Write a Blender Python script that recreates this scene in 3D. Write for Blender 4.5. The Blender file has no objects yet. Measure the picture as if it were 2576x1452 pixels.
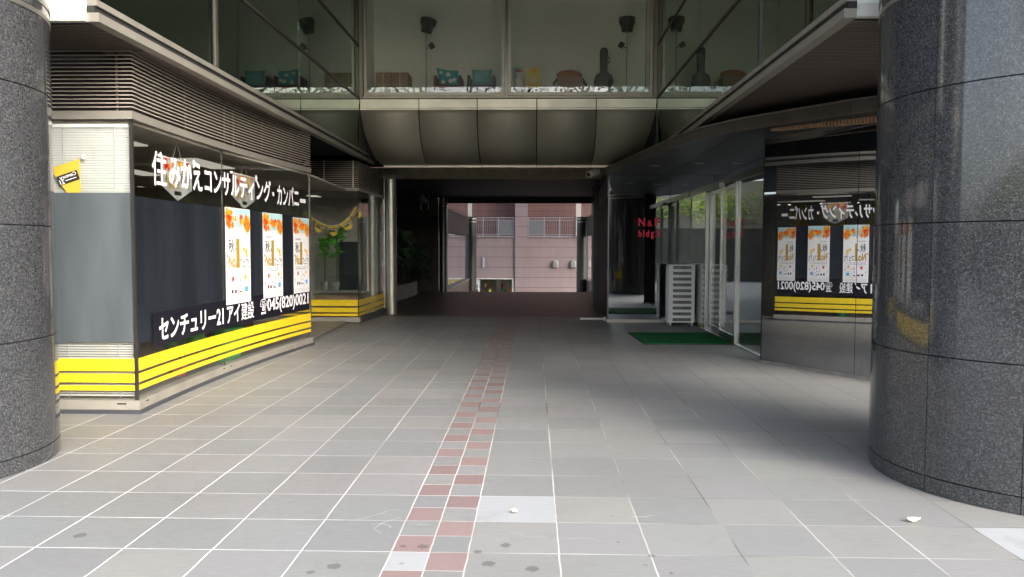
import bpy, bmesh, math, random
from mathutils import Vector, Matrix
R = math.radians
SC = bpy.context.scene
COL = SC.collection
random.seed(7)

# ------------------------------------------------------------------ camera, sky, sun, exposure
cam_d = bpy.data.cameras.new("camera")
cam = bpy.data.objects.new("camera", cam_d)
COL.objects.link(cam)
SC.camera = cam
cam_d.sensor_width = 36.0
cam_d.lens = 36.0 * 1999.0 / 2576.0
cam_d.clip_start = 0.05
cam_d.clip_end = 2000
pitch, yaw, roll = R(-2.97), R(1.54), R(0.14)
fwd = Vector((-math.sin(yaw) * math.cos(pitch), math.cos(yaw) * math.cos(pitch), math.sin(pitch)))
rt = Vector((math.cos(yaw), math.sin(yaw), 0))
up = rt.cross(fwd)
r2 = rt * math.cos(roll) + up * math.sin(roll)
u2 = up * math.cos(roll) - rt * math.sin(roll)
cam.matrix_world = Matrix(((r2.x, u2.x, -fwd.x, 0), (r2.y, u2.y, -fwd.y, 0), (r2.z, u2.z, -fwd.z, 1.45), (0, 0, 0, 1)))

SUN_EL, SUN_AZ = 30.0, 143.0            # hazy low sun behind the camera, to the right (degrees from +Y towards +X)
world = bpy.data.worlds.new("World")
SC.world = world
world.use_nodes = True
wn, wl = world.node_tree.nodes, world.node_tree.links
for n in list(wn): wn.remove(n)
sky = wn.new("ShaderNodeTexSky")
sky.sky_type = 'NISHITA'
sky.sun_disc = False
sky.sun_elevation = R(SUN_EL)
sky.sun_rotation = R(SUN_AZ)
sky.dust_density = 4.0
sky.air_density = 1.0
hs = wn.new("ShaderNodeHueSaturation")
hs.inputs["Saturation"].default_value = 0.58     # pale hazy autumn sky
bg = wn.new("ShaderNodeBackground")
bg.inputs["Strength"].default_value = 0.15
wo = wn.new("ShaderNodeOutputWorld")
wl.new(sky.outputs[0], hs.inputs["Color"])
wl.new(hs.outputs[0], bg.inputs["Color"])
wl.new(bg.outputs[0], wo.inputs["Surface"])
sl = bpy.data.lights.new("sun", 'SUN')
sl.energy = 0.5
sl.angle = R(20)
sl.color = (1.0, 0.955, 0.89)
so = bpy.data.objects.new("sun", sl)
COL.objects.link(so)
sd = Vector((math.sin(R(SUN_AZ)) * math.cos(R(SUN_EL)), math.cos(R(SUN_AZ)) * math.cos(R(SUN_EL)), math.sin(R(SUN_EL))))
so.rotation_euler = sd.to_track_quat('Z', 'Y').to_euler()
so.location = sd * 60

SC.view_settings.view_transform = 'Standard'
SC.view_settings.look = 'None'
SC.view_settings.exposure = 2.42
SC.view_settings.gamma = 1.0
SC.view_settings.use_curve_mapping = False
SC.render.engine = 'CYCLES'
SC.cycles.max_bounces = 10
SC.cycles.glossy_bounces = 6
SC.cycles.transparent_max_bounces = 24
SC.cycles.caustics_reflective = False
SC.cycles.caustics_refractive = False
SC.cycles.use_denoising = True
SC.cycles.sample_clamp_indirect = 6.0

# ------------------------------------------------------------------ materials
M = {}
def nt(name):
    m = bpy.data.materials.new(name)
    m.use_nodes = True
    t = m.node_tree
    for n in list(t.nodes): t.nodes.remove(n)
    o = t.nodes.new("ShaderNodeOutputMaterial")
    M[name] = m
    return m, t, o
def mth(t, op, a, b=None, c=None):
    n = t.nodes.new("ShaderNodeMath"); n.operation = op
    for i, v in enumerate((a, b, c)):
        if v is None: continue
        if isinstance(v, (int, float)): n.inputs[i].default_value = v
        else: t.links.new(v, n.inputs[i])
    return n.outputs[0]
def mixc(t, f, a, b, mode='MIX'):
    n = t.nodes.new("ShaderNodeMix"); n.data_type = 'RGBA'; n.blend_type = mode
    for s, v in ((n.inputs[0], f), (n.inputs[6], a), (n.inputs[7], b)):
        if isinstance(v, (int, float)): s.default_value = v
        elif isinstance(v, tuple): s.default_value = v + (1,) if len(v) == 3 else v
        else: t.links.new(v, s)
    return n.outputs[2]
def noise(t, scale, detail=3, vec=None, rough=0.5):
    n = t.nodes.new("ShaderNodeTexNoise")
    n.inputs["Scale"].default_value = scale; n.inputs["Detail"].default_value = detail; n.inputs["Roughness"].default_value = rough
    if vec is not None: t.links.new(vec, n.inputs["Vector"])
    return n.outputs["Fac"]
def geo_pos(t):
    return t.nodes.new("ShaderNodeNewGeometry").outputs["Position"]
def sepxyz(t, v):
    n = t.nodes.new("ShaderNodeSeparateXYZ"); t.links.new(v, n.inputs[0]); return n.outputs
def comb(t, x, y, z):
    n = t.nodes.new("ShaderNodeCombineXYZ")
    for i, v in enumerate((x, y, z)):
        if isinstance(v, (int, float)): n.inputs[i].default_value = v
        else: t.links.new(v, n.inputs[i])
    return n.outputs[0]
def ramp(t, f, stops):
    n = t.nodes.new("ShaderNodeValToRGB")
    while len(n.color_ramp.elements) < len(stops): n.color_ramp.elements.new(0.5)
    for e, (p, c) in zip(n.color_ramp.elements, stops):
        e.position = p; e.color = tuple(c) + (1,) if len(c) == 3 else c
    t.links.new(f, n.inputs[0])
    return n.outputs[0]
def bsdf(t, o, col, rough=0.5, metal=0.0, spec=0.5, bump=None, bstr=0.1, coat=0.0):
    b = t.nodes.new("ShaderNodeBsdfPrincipled")
    for k, v in (("Base Color", col), ("Roughness", rough)):
        if isinstance(v, tuple): b.inputs[k].default_value = v + (1,)
        elif isinstance(v, (int, float)): b.inputs[k].default_value = v
        else: t.links.new(v, b.inputs[k])
    b.inputs["Metallic"].default_value = metal
    b.inputs["Specular IOR Level"].default_value = spec
    b.inputs["Coat Weight"].default_value = coat
    b.inputs["Coat Roughness"].default_value = 0.04
    if bump is not None:
        bn = t.nodes.new("ShaderNodeBump"); bn.inputs["Strength"].default_value = bstr; bn.inputs["Distance"].default_value = 0.01
        t.links.new(bump, bn.inputs["Height"]); t.links.new(bn.outputs[0], b.inputs["Normal"])
    if o is not None: t.links.new(b.outputs[0], o.inputs["Surface"])
    return b
def plain(name, col, rough=0.5, metal=0.0, spec=0.5, var=0.12, scale=6.0, bstr=0.0, bscale=40.0):
    m, t, o = nt(name)
    p = geo_pos(t)
    f = noise(t, scale, 4, p)
    lo = tuple(max(0, c * (1 - var)) for c in col); hi = tuple(min(1, c * (1 + var)) for c in col)
    c = ramp(t, f, [(0.3, lo), (0.7, hi)])
    bsdf(t, o, c, rough, metal, spec, noise(t, bscale, 3, p) if bstr else None, bstr)
    return m
def glass(name, tint, base=0.04, power=5.0, col=(1, 1, 1), wav=0.0):
    """architectural pane: lets light through, mirrors a little head-on and a lot at a grazing angle"""
    m, t, o = nt(name)
    lw = t.nodes.new("ShaderNodeLayerWeight"); lw.inputs["Blend"].default_value = 0.5
    f = mth(t, 'POWER', lw.outputs["Facing"], power)
    f = mth(t, 'MULTIPLY_ADD', f, 1.0 - base, base)
    tr = t.nodes.new("ShaderNodeBsdfTransparent"); tr.inputs[0].default_value = tint + (1,)
    gl = t.nodes.new("ShaderNodeBsdfGlossy"); gl.inputs["Roughness"].default_value = 0.0; gl.inputs["Color"].default_value = col + (1,)
    if wav:
        bn = t.nodes.new("ShaderNodeBump"); bn.inputs["Strength"].default_value = wav; bn.inputs["Distance"].default_value = 0.02
        t.links.new(noise(t, 0.9, 1, geo_pos(t)), bn.inputs["Height"]); t.links.new(bn.outputs[0], gl.inputs["Normal"])
    mx = t.nodes.new("ShaderNodeMixShader")
    t.links.new(f, mx.inputs[0]); t.links.new(tr.outputs[0], mx.inputs[1]); t.links.new(gl.outputs[0], mx.inputs[2])
    t.links.new(mx.outputs[0], o.inputs["Surface"])
    return m
def film(name, col, see, rough=0.4):
    m, t, o = nt(name)
    px, py, pz = sepxyz(t, geo_pos(t))
    st = noise(t, 1.0, 4, comb(t, mth(t, 'MULTIPLY', px, 2.5), mth(t, 'MULTIPLY', py, 2.5), mth(t, 'MULTIPLY', pz, 0.4)))  # vertical colour streaks that imitate soft reflections on the film
    b = bsdf(t, None, ramp(t, st, [(0.3, tuple(a * .7 for a in col)), (0.75, tuple(a * 1.5 for a in col))]), rough)
    tr = t.nodes.new("ShaderNodeBsdfTransparent")
    mx = t.nodes.new("ShaderNodeMixShader"); mx.inputs[0].default_value = see
    t.links.new(b.outputs[0], mx.inputs[1]); t.links.new(tr.outputs[0], mx.inputs[2]); t.links.new(mx.outputs[0], o.inputs["Surface"])
    return m
def leafmat(name, col, var=0.45, scale=2.0, through=0.5):
    m, t, o = nt(name)
    f = noise(t, scale, 4, geo_pos(t))
    c = ramp(t, f, [(0.3, tuple(a * (1 - var) for a in col)), (0.7, tuple(a * (1 + var) for a in col))])
    b = bsdf(t, None, c, 0.5)
    tl = t.nodes.new("ShaderNodeBsdfTranslucent"); t.links.new(c, tl.inputs[0])
    mx = t.nodes.new("ShaderNodeMixShader"); mx.inputs[0].default_value = through
    t.links.new(b.outputs[0], mx.inputs[1]); t.links.new(tl.outputs[0], mx.inputs[2]); t.links.new(mx.outputs[0], o.inputs["Surface"])
def emit(name, col, s):
    m, t, o = nt(name)
    e = t.nodes.new("ShaderNodeEmission"); e.inputs[0].default_value = col + (1,); e.inputs[1].default_value = s
    t.links.new(e.outputs[0], o.inputs["Surface"])
    return m

def make_paving():
    m, t, o = nt("paving")
    p = geo_pos(t); x, y, z = sepxyz(t, p)
    S = 0.431
    wob = mth(t, 'MULTIPLY_ADD', noise(t, 7.0, 2, p), 0.008, -0.004)
    xw = mth(t, 'ADD', x, wob); yw = mth(t, 'ADD', y, wob)
    ur = mth(t, 'DIVIDE', mth(t, 'SUBTRACT', xw, 0.127), S)
    ul = mth(t, 'DIVIDE', mth(t, 'ADD', xw, 0.672), S)
    left = mth(t, 'LESS_THAN', x, -0.672)
    right = mth(t, 'GREATER_THAN', x, -0.304)
    strip = mth(t, 'MULTIPLY', mth(t, 'SUBTRACT', 1.0, left), mth(t, 'SUBTRACT', 1.0, right))
    us = mth(t, 'DIVIDE', mth(t, 'ADD', xw, 0.672), 0.184)
    vs = mth(t, 'DIVIDE', mth(t, 'SUBTRACT', yw, 4.13), S / 2)
    v = mth(t, 'DIVIDE', mth(t, 'SUBTRACT', yw, 4.13), S)
    def pick(a, b, s):                       # left a, right b, strip s
        q = mth(t, 'MULTIPLY', a, left)
        q = mth(t, 'MULTIPLY_ADD', b, right, q)
        return mth(t, 'MULTIPLY_ADD', s, strip, q)
    U = pick(ul, ur, us); V = pick(v, v, vs)
    su = pick(S, S, 0.184) if False else mth(t, 'MULTIPLY_ADD', strip, 0.184 - S, S)
    sv = mth(t, 'MULTIPLY_ADD', strip, -S / 2, S)
    du = mth(t, 'MULTIPLY', mth(t, 'PINGPONG', U, 0.5), su)
    dv = mth(t, 'MULTIPLY', mth(t, 'PINGPONG', V, 0.5), sv)
    wn_ = noise(t, 1.3, 3, p)
    gu = mth(t, 'MULTIPLY_ADD', wn_, 0.0055, 0.0008)
    gv = mth(t, 'MULTIPLY_ADD', noise(t, 2.1, 3, p), 0.006, -0.0003)
    mu = mth(t, 'LESS_THAN', du, gu); mv = mth(t, 'LESS_THAN', dv, gv)
    g = mth(t, 'MAXIMUM', mu, mv)
    cu, cv = mth(t, 'FLOOR', U), mth(t, 'FLOOR', V)
    cell = comb(t, mth(t, 'MULTIPLY_ADD', right, 50.0, cu), cv, strip)
    wnz = t.nodes.new("ShaderNodeTexWhiteNoise"); wnz.noise_dimensions = '3D'
    t.links.new(cell, wnz.inputs["Vector"])
    rnd = wnz.outputs["Value"]; rcol = wnz.outputs["Color"]
    base = ramp(t, rnd, [(0.0, (0.175, 0.18, 0.182)), (0.5, (0.20, 0.205, 0.206)), (1.0, (0.228, 0.23, 0.226))])
    base = mixc(t, 0.03, base, rcol, 'OVERLAY')
    # streaky stone grain running across each slab
    grain = noise(t, 1.0, 5, comb(t, mth(t, 'MULTIPLY', x, 9.0), mth(t, 'MULTIPLY', y, 60.0), 0.0), 0.65)
    base = mixc(t, mth(t, 'MULTIPLY', grain, 0.45), base, (0.125, 0.13, 0.132))
    fine = noise(t, 260.0, 2, p)
    base = mixc(t, mth(t, 'MULTIPLY', fine, 0.3), base, (0.29, 0.29, 0.285))
    dirt = noise(t, 0.55, 4, p)
    base = mixc(t, ramp(t, dirt, [(0.45, (0, 0, 0)), (0.75, (0.5, 0.5, 0.5))]), base, (0.155, 0.15, 0.138))
    # checker strip of red and grey setts
    par = mth(t, 'MODULO', mth(t, 'ADD', mth(t, 'ADD', cu, cv), 100.0), 2.0)
    red = mth(t, 'MULTIPLY', strip, mth(t, 'LESS_THAN', par, 0.5))
    rc = ramp(t, rnd, [(0.0, (0.168, 0.122, 0.118)), (1.0, (0.21, 0.156, 0.151))])
    rc = mixc(t, mth(t, 'MULTIPLY', fine, 0.35), rc, (0.29, 0.215, 0.21))
    base = mixc(t, red, base, rc)
    # replaced pale slabs and one pale sett
    def cellmask(sel, a, b):
        q = mth(t, 'MULTIPLY', mth(t, 'COMPARE', cu, a, 0.1), mth(t, 'COMPARE', cv, b, 0.1))
        return mth(t, 'MULTIPLY', q, sel)
    pale = mth(t, 'MAXIMUM', cellmask(right, -1.0, 0.0), cellmask(right, 5.0, -1.0))
    pale = mth(t, 'MAXIMUM', pale, cellmask(strip, 0.0, -3.0))
    base = mixc(t, mth(t, 'MULTIPLY', pale, 0.85), base, mixc(t, fine, (0.27, 0.285, 0.30), (0.36, 0.375, 0.39)))
    # grout: chalk white to the left, dirty elsewhere
    wm = mth(t, 'ADD', noise(t, 0.8, 3, p), mth(t, 'MULTIPLY_ADD', mth(t, 'ADD', x, 0.3), -0.09, mth(t, 'MULTIPLY', mth(t, 'SUBTRACT', y, 4.3), -0.025)))
    gc = ramp(t, wm, [(0.27, (0.07, 0.07, 0.068)), (0.40, (0.34, 0.335, 0.32)), (0.72, (0.64, 0.64, 0.63))])
    base = mixc(t, g, base, gc)
    vg = t.nodes.new("ShaderNodeTexVoronoi"); vg.inputs["Scale"].default_value = 2.6; t.links.new(p, vg.inputs["Vector"])
    gum = mth(t, 'LESS_THAN', mth(t, 'MULTIPLY_ADD', noise(t, 50.0, 2, p), 0.05, vg.outputs["Distance"]), 0.06)
    base = mixc(t, mth(t, 'MULTIPLY', gum, 0.35), base, (0.09, 0.088, 0.085))
    wear = noise(t, 3.2, 5, p, 0.7)
    base = mixc(t, ramp(t, wear, [(0.55, (0, 0, 0)), (0.8, (0.45, 0.45, 0.45))]), base, (0.15, 0.145, 0.135))
    # round oily drips
    for (sx, sy, sr) in ((-2.27, 3.86, .035), (-3.0, 3.55, .03), (-0.9, 3.52, .035), (-0.99, 3.45, .022), (-0.53, 3.77, .03), (-0.63, 3.77, .018),
                         (-0.13, 3.80, .028), (-0.26, 3.71, .024), (-0.2, 3.57, .034), (0.0, 3.52, .034), (-3.08, 3.6, .012), (0.42, 3.86, .012), (0.56, 3.69, .022), (0.62, 3.49, .016)):
        d = mth(t, 'POWER', mth(t, 'ADD', mth(t, 'POWER', mth(t, 'SUBTRACT', x, sx), 2.0), mth(t, 'POWER', mth(t, 'SUBTRACT', y, sy), 2.0)), 0.5)
        k = mth(t, 'LESS_THAN', mth(t, 'MULTIPLY_ADD', noise(t, 60.0, 2, p), 0.03, d), sr + 0.012)
        base = mixc(t, mth(t, 'MULTIPLY', k, 0.55), base, (0.06, 0.06, 0.06))
    rough = mth(t, 'MULTIPLY_ADD', grain, 0.25, 0.38)
    h = mth(t, 'ADD', mth(t, 'MULTIPLY', g, -1.2), mth(t, 'MULTIPLY', grain, 0.4))
    bsdf(t, o, base, rough, 0, 0.45, h, 0.25)
make_paving()

def make_granite(name, dark, light, scale, rough):
    m, t, o = nt(name)
    p = geo_pos(t)
    vo = t.nodes.new("ShaderNodeTexVoronoi"); vo.inputs["Scale"].default_value = scale
    t.links.new(p, vo.inputs["Vector"])
    v1 = ramp(t, sepxyz(t, vo.outputs["Color"])[0], [(0.0, dark), (0.45, tuple(.5 * (a + b) for a, b in zip(dark, light))), (0.85, light), (1.0, tuple(min(1, c * 1.6) for c in light))])
    n1 = noise(t, scale * 1.7, 3, p)
    c = mixc(t, ramp(t, n1, [(0.4, (0, 0, 0)), (0.62, (0.6, 0.6, 0.6))]), v1, dark)
    c = mixc(t, mth(t, 'MULTIPLY', noise(t, 1.2, 3, p), 0.25), c, tuple(1.25 * a for a in light))
    bsdf(t, o, c, rough, 0, 0.62)
make_granite("granite", (0.016, 0.0165, 0.018), (0.075, 0.078, 0.083), 125.0, 0.07)

plain("granite_core", (0.012, 0.012, 0.013), 0.8)
plain("steel", (0.40, 0.385, 0.34), 0.42, 0.85, var=0.06, scale=3)
plain("door_steel", (0.46, 0.465, 0.46), 0.24, 0.95, var=0.06, scale=3)
plain("steel_dark", (0.16, 0.155, 0.145), 0.35, 0.9, var=0.08)
plain("alu", (0.27, 0.255, 0.22), 0.42, 0.3, var=0.10, scale=2.5)
plain("alu_pale", (0.62, 0.61, 0.56), 0.45, 0.1, var=0.05)
plain("panel_bronze", (0.36, 0.34, 0.27), 0.5, 0.1, var=0.10, scale=1.1)
plain("window_alu", (0.52, 0.49, 0.40), 0.42, 0.2, var=0.1)
plain("fascia_metal", (0.78, 0.74, 0.60), 0.4, 0.3, var=0.16, scale=2.0)
plain("joint_dark", (0.018, 0.017, 0.016), 0.8)
plain("mullion_bronze", (0.06, 0.055, 0.045), 0.5)
plain("slat_metal", (0.52, 0.47, 0.40), 0.45, 0.2, var=0.08)
plain("slat_back", (0.009, 0.006, 0.007), 0.9)
plain("soffit_brown", (0.105, 0.08, 0.066), 0.4, 0.2, var=0.10)
plain("wood_warm", (0.36, 0.21, 0.11), 0.5, var=0.2, scale=9)
plain("plinth", (0.30, 0.28, 0.24), 0.5, 0.2, var=0.14, scale=4)
plain("plinth_dark", (0.05, 0.052, 0.06), 0.5)
plain("blind_white", (0.88, 0.89, 0.87), 0.5, var=0.03)
plain("white_paint", (0.80, 0.80, 0.79), 0.5, var=0.03)
plain("lettering_white", (0.86, 0.85, 0.87), 0.5, var=0.01)
plain("yellow_film", (0.76, 0.55, 0.018), 0.35, var=0.09, scale=14)
plain("black_film", (0.010, 0.010, 0.016), 0.25, var=0.1)
film("dark_film", (0.020, 0.025, 0.034), 0.12, 0.3)
film("frost_film", (0.10, 0.117, 0.130), 0.13, 0.35)
plain("shop_ceiling", (0.34, 0.31, 0.26), 0.8)
plain("shop_wall", (0.38, 0.36, 0.31), 0.8)
plain("shop_yellow", (0.62, 0.42, 0.02), 0.6)
plain("shop_floor", (0.20, 0.19, 0.17), 0.5)
plain("wood_post", (0.20, 0.14, 0.09), 0.5, var=0.2)
plain("room_wall", (0.90, 0.92, 0.83), 0.85, var=0.05, scale=0.8)
plain("room_floor", (0.5, 0.45, 0.38), 0.6)
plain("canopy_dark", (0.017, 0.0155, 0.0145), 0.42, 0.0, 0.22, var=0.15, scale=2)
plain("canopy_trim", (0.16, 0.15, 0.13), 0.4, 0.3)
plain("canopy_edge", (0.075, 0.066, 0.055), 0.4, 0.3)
plain("black_tile", (0.035, 0.036, 0.036), 0.4, var=0.25, scale=12)
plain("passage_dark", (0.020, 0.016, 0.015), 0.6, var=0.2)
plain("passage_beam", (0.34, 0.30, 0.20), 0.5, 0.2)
plain("drawer_white", (0.90, 0.90, 0.89), 0.35, var=0.02)
plain("drawer_window", (0.20, 0.20, 0.185), 0.2, var=0.3, scale=9)
plain("rubber_black", (0.02, 0.02, 0.02), 0.7)
plain("red_letter", (0.92, 0.01, 0.08), 0.35, var=0.02)
plain("lamp_brown", (0.008, 0.005, 0.004), 0.6)
plain("chair_red", (0.15, 0.03, 0.03), 0.7)
plain("chair_grey", (0.10, 0.11, 0.12), 0.7)
plain("cardboard", (0.33, 0.22, 0.14), 0.8, var=0.08)
plain("tape", (0.45, 0.38, 0.28), 0.5)
plain("basket", (0.42, 0.15, 0.05), 0.7, var=0.3, scale=40)
plain("guitar_black", (0.012, 0.012, 0.014), 0.5)
plain("teal_plain", (0.20, 0.52, 0.54), 0.8)
plain("teal_bright", (0.03, 0.36, 0.42), 0.8)
plain("cream", (0.75, 0.72, 0.6), 0.8)
plain("card_yellow", (0.75, 0.62, 0.10), 0.7)
plain("card_blue", (0.20, 0.50, 0.60), 0.7)
plain("red_cap", (0.50, 0.03, 0.03), 0.7)
plain("shaded_banner_cloth", (0.42, 0.43, 0.41), 0.8, var=0.04)  # white cloth greyed: the shade behind the pane is put into its colour
plain("poster_paper", (0.85, 0.85, 0.87), 0.45, var=0.01)
plain("print_sky", (0.40, 0.66, 0.68), 0.45)
plain("print_orange", (0.80, 0.20, 0.005), 0.45, var=0.2, scale=30)
plain("print_yellow", (0.80, 0.45, 0.01), 0.45, var=0.1, scale=30)
plain("print_red", (0.60, 0.02, 0.01), 0.45, var=0.2, scale=30)
plain("print_gold", (0.42, 0.27, 0.03), 0.4)
plain("print_black", (0.02, 0.018, 0.02), 0.5)
plain("print_grey", (0.42, 0.45, 0.46), 0.5)
plain("print_blue", (0.08, 0.35, 0.65), 0.5)
plain("bunting_yellow", (0.52, 0.38, 0.035), 0.7, var=0.06)
plain("terracotta", (0.5, 0.08, 0.05), 0.6)
plain("green_pot", (0.05, 0.35, 0.08), 0.5)
plain("stem", (0.08, 0.07, 0.035), 0.8)
plain("leaf_bright", (0.09, 0.34, 0.04), 0.45, var=0.4, scale=9)
plain("leaf_dark", (0.022, 0.06, 0.024), 0.5, var=0.4, scale=9)
leafmat("leaf_hill", (0.10, 0.22, 0.03), 0.5, 1.6)
leafmat("leaf_lime", (0.40, 0.46, 0.045), 0.4, 1.6)
plain("dry_leaf", (0.55, 0.5, 0.33), 0.7)
plain("concrete", (0.12, 0.115, 0.095), 0.85, var=0.25, scale=1.5, bstr=0.3, bscale=20)
plain("asphalt", (0.055, 0.055, 0.058), 0.85, var=0.2, scale=30)
plain("earth", (0.10, 0.085, 0.05), 0.9, var=0.3)
plain("planter_stone", (0.22, 0.215, 0.2), 0.8, var=0.25, scale=7)
plain("globe_glass", (0.6, 0.6, 0.57), 0.35)
plain("camera_white", (0.62, 0.6, 0.52), 0.4)
plain("railing_grey", (0.33, 0.33, 0.36), 0.5)
plain("balcony_panel", (0.17, 0.185, 0.2), 0.35)
plain("hood_metal", (0.45, 0.46, 0.46), 0.35, 0.6)
plain("shop_sign_red", (0.65, 0.02, 0.06), 0.5)
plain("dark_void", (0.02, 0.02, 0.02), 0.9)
plain("crack_white", (0.42, 0.42, 0.41), 0.8)
emit("lamp_panel", (1.0, 0.93, 0.78), 0.10)
emit("downlight_glow", (1.0, 0.86, 0.6), 1.6)
emit("exit_green", (0.05, 0.9, 0.35), 0.05)
emit("shop_glow", (1.0, 0.78, 0.35), 0.05)
emit("wall_lamp_white", (0.95, 0.92, 1.0), 0.07)

glass("shop_glass", (0.985, 0.99, 0.985), 0.022)
glass("room_glass", (0.99, 1.0, 0.99), 0.045)
glass("side_glass", (0.42, 0.50, 0.46), 0.14, 3.0, (0.82, 0.92, 0.86))
glass("screen_glass", (0.30, 0.33, 0.35), 0.46, 3.5, (0.86, 0.92, 0.95))
glass("door_glass", (0.90, 0.93, 0.92), 0.015)

def make_mirror_stone():
    m, t, o = nt("mirror_stone")
    p = geo_pos(t)
    b = bsdf(t, None, (0.008, 0.009, 0.012), 0.4, 0, 0.1)
    gl = t.nodes.new("ShaderNodeBsdfGlossy"); gl.inputs["Roughness"].default_value = 0.0
    gl.inputs["Color"].default_value = (0.80, 0.86, 0.95, 1)
    bn = t.nodes.new("ShaderNodeBump"); bn.inputs["Strength"].default_value = 0.02; bn.inputs["Distance"].default_value = 0.03
    t.links.new(noise(t, 1.1, 1, p), bn.inputs["Height"]); t.links.new(bn.outputs[0], gl.inputs["Normal"])
    mx = t.nodes.new("ShaderNodeMixShader"); mx.inputs[0].default_value = 0.38
    t.links.new(b.outputs[0], mx.inputs[1]); t.links.new(gl.outputs[0], mx.inputs[2]); t.links.new(mx.outputs[0], o.inputs["Surface"])
make_mirror_stone()

def make_mat():
    m, t, o = nt("mat_green")
    p = geo_pos(t)
    c = ramp(t, noise(t, 140.0, 3, p), [(0.35, (0.008, 0.062, 0.022)), (0.65, (0.03, 0.19, 0.065))])
    bsdf(t, o, c, 0.95, 0, 0.1, noise(t, 220.0, 2, p), 0.8)
make_mat()

def make_brown_paving():
    m, t, o = nt("brown_paving")
    p = geo_pos(t); x, y, z = sepxyz(t, p)
    du = mth(t, 'PINGPONG', mth(t, 'DIVIDE', x, 0.431), 0.5); dv = mth(t, 'PINGPONG', mth(t, 'DIVIDE', y, 0.431), 0.5)
    g = mth(t, 'LESS_THAN', mth(t, 'MINIMUM', du, dv), 0.02)
    c = ramp(t, noise(t, 3.0, 4, p), [(0.3, (0.064, 0.053, 0.049)), (0.7, (0.09, 0.074, 0.068))])
    c = mixc(t, g, c, (0.07, 0.055, 0.048))
    bsdf(t, o, c, 0.45, 0, 0.5)
make_brown_paving()

def make_siding(name, c1, c2, z0, pitch_):
    m, t, o = nt(name)
    p = geo_pos(t); x, y, z = sepxyz(t, p)
    d = mth(t, 'MULTIPLY', mth(t, 'PINGPONG', mth(t, 'DIVIDE', mth(t, 'SUBTRACT', z, z0), pitch_), 0.5), pitch_)
    g = mth(t, 'LESS_THAN', d, 0.012)
    strk = noise(t, 1.0, 4, comb(t, mth(t, 'MULTIPLY', x, 3.0), 0.0, mth(t, 'MULTIPLY', z, 0.5)))
    c = ramp(t, strk, [(0.3, c1), (0.7, c2)])
    c = mixc(t, g, c, tuple(.45 * a for a in c1))
    bsdf(t, o, c, 0.75, 0, 0.3, g, -0.4)
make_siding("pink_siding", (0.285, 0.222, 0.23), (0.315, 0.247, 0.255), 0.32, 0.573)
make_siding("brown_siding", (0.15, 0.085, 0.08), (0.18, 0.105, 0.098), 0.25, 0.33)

def make_tiles(name, c1, c2, sx, sz):
    m, t, o = nt(name)
    p = geo_pos(t); x, y, z = sepxyz(t, p)
    s = mth(t, 'ADD', x, y)
    du = mth(t, 'PINGPONG', mth(t, 'DIVIDE', s, sx), 0.5); dv = mth(t, 'PINGPONG', mth(t, 'DIVIDE', z, sz), 0.5)
    g = mth(t, 'LESS_THAN', mth(t, 'MINIMUM', du, dv), 0.05)
    c = ramp(t, noise(t, 9.0, 3, p), [(0.3, c1), (0.7, c2)])
    bsdf(t, o, mixc(t, g, c, tuple(.4 * a for a in c1)), 0.4, 0, 0.5)
make_tiles("wall_tile", (0.055, 0.055, 0.052), (0.085, 0.085, 0.08), 0.11, 0.11)

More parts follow.
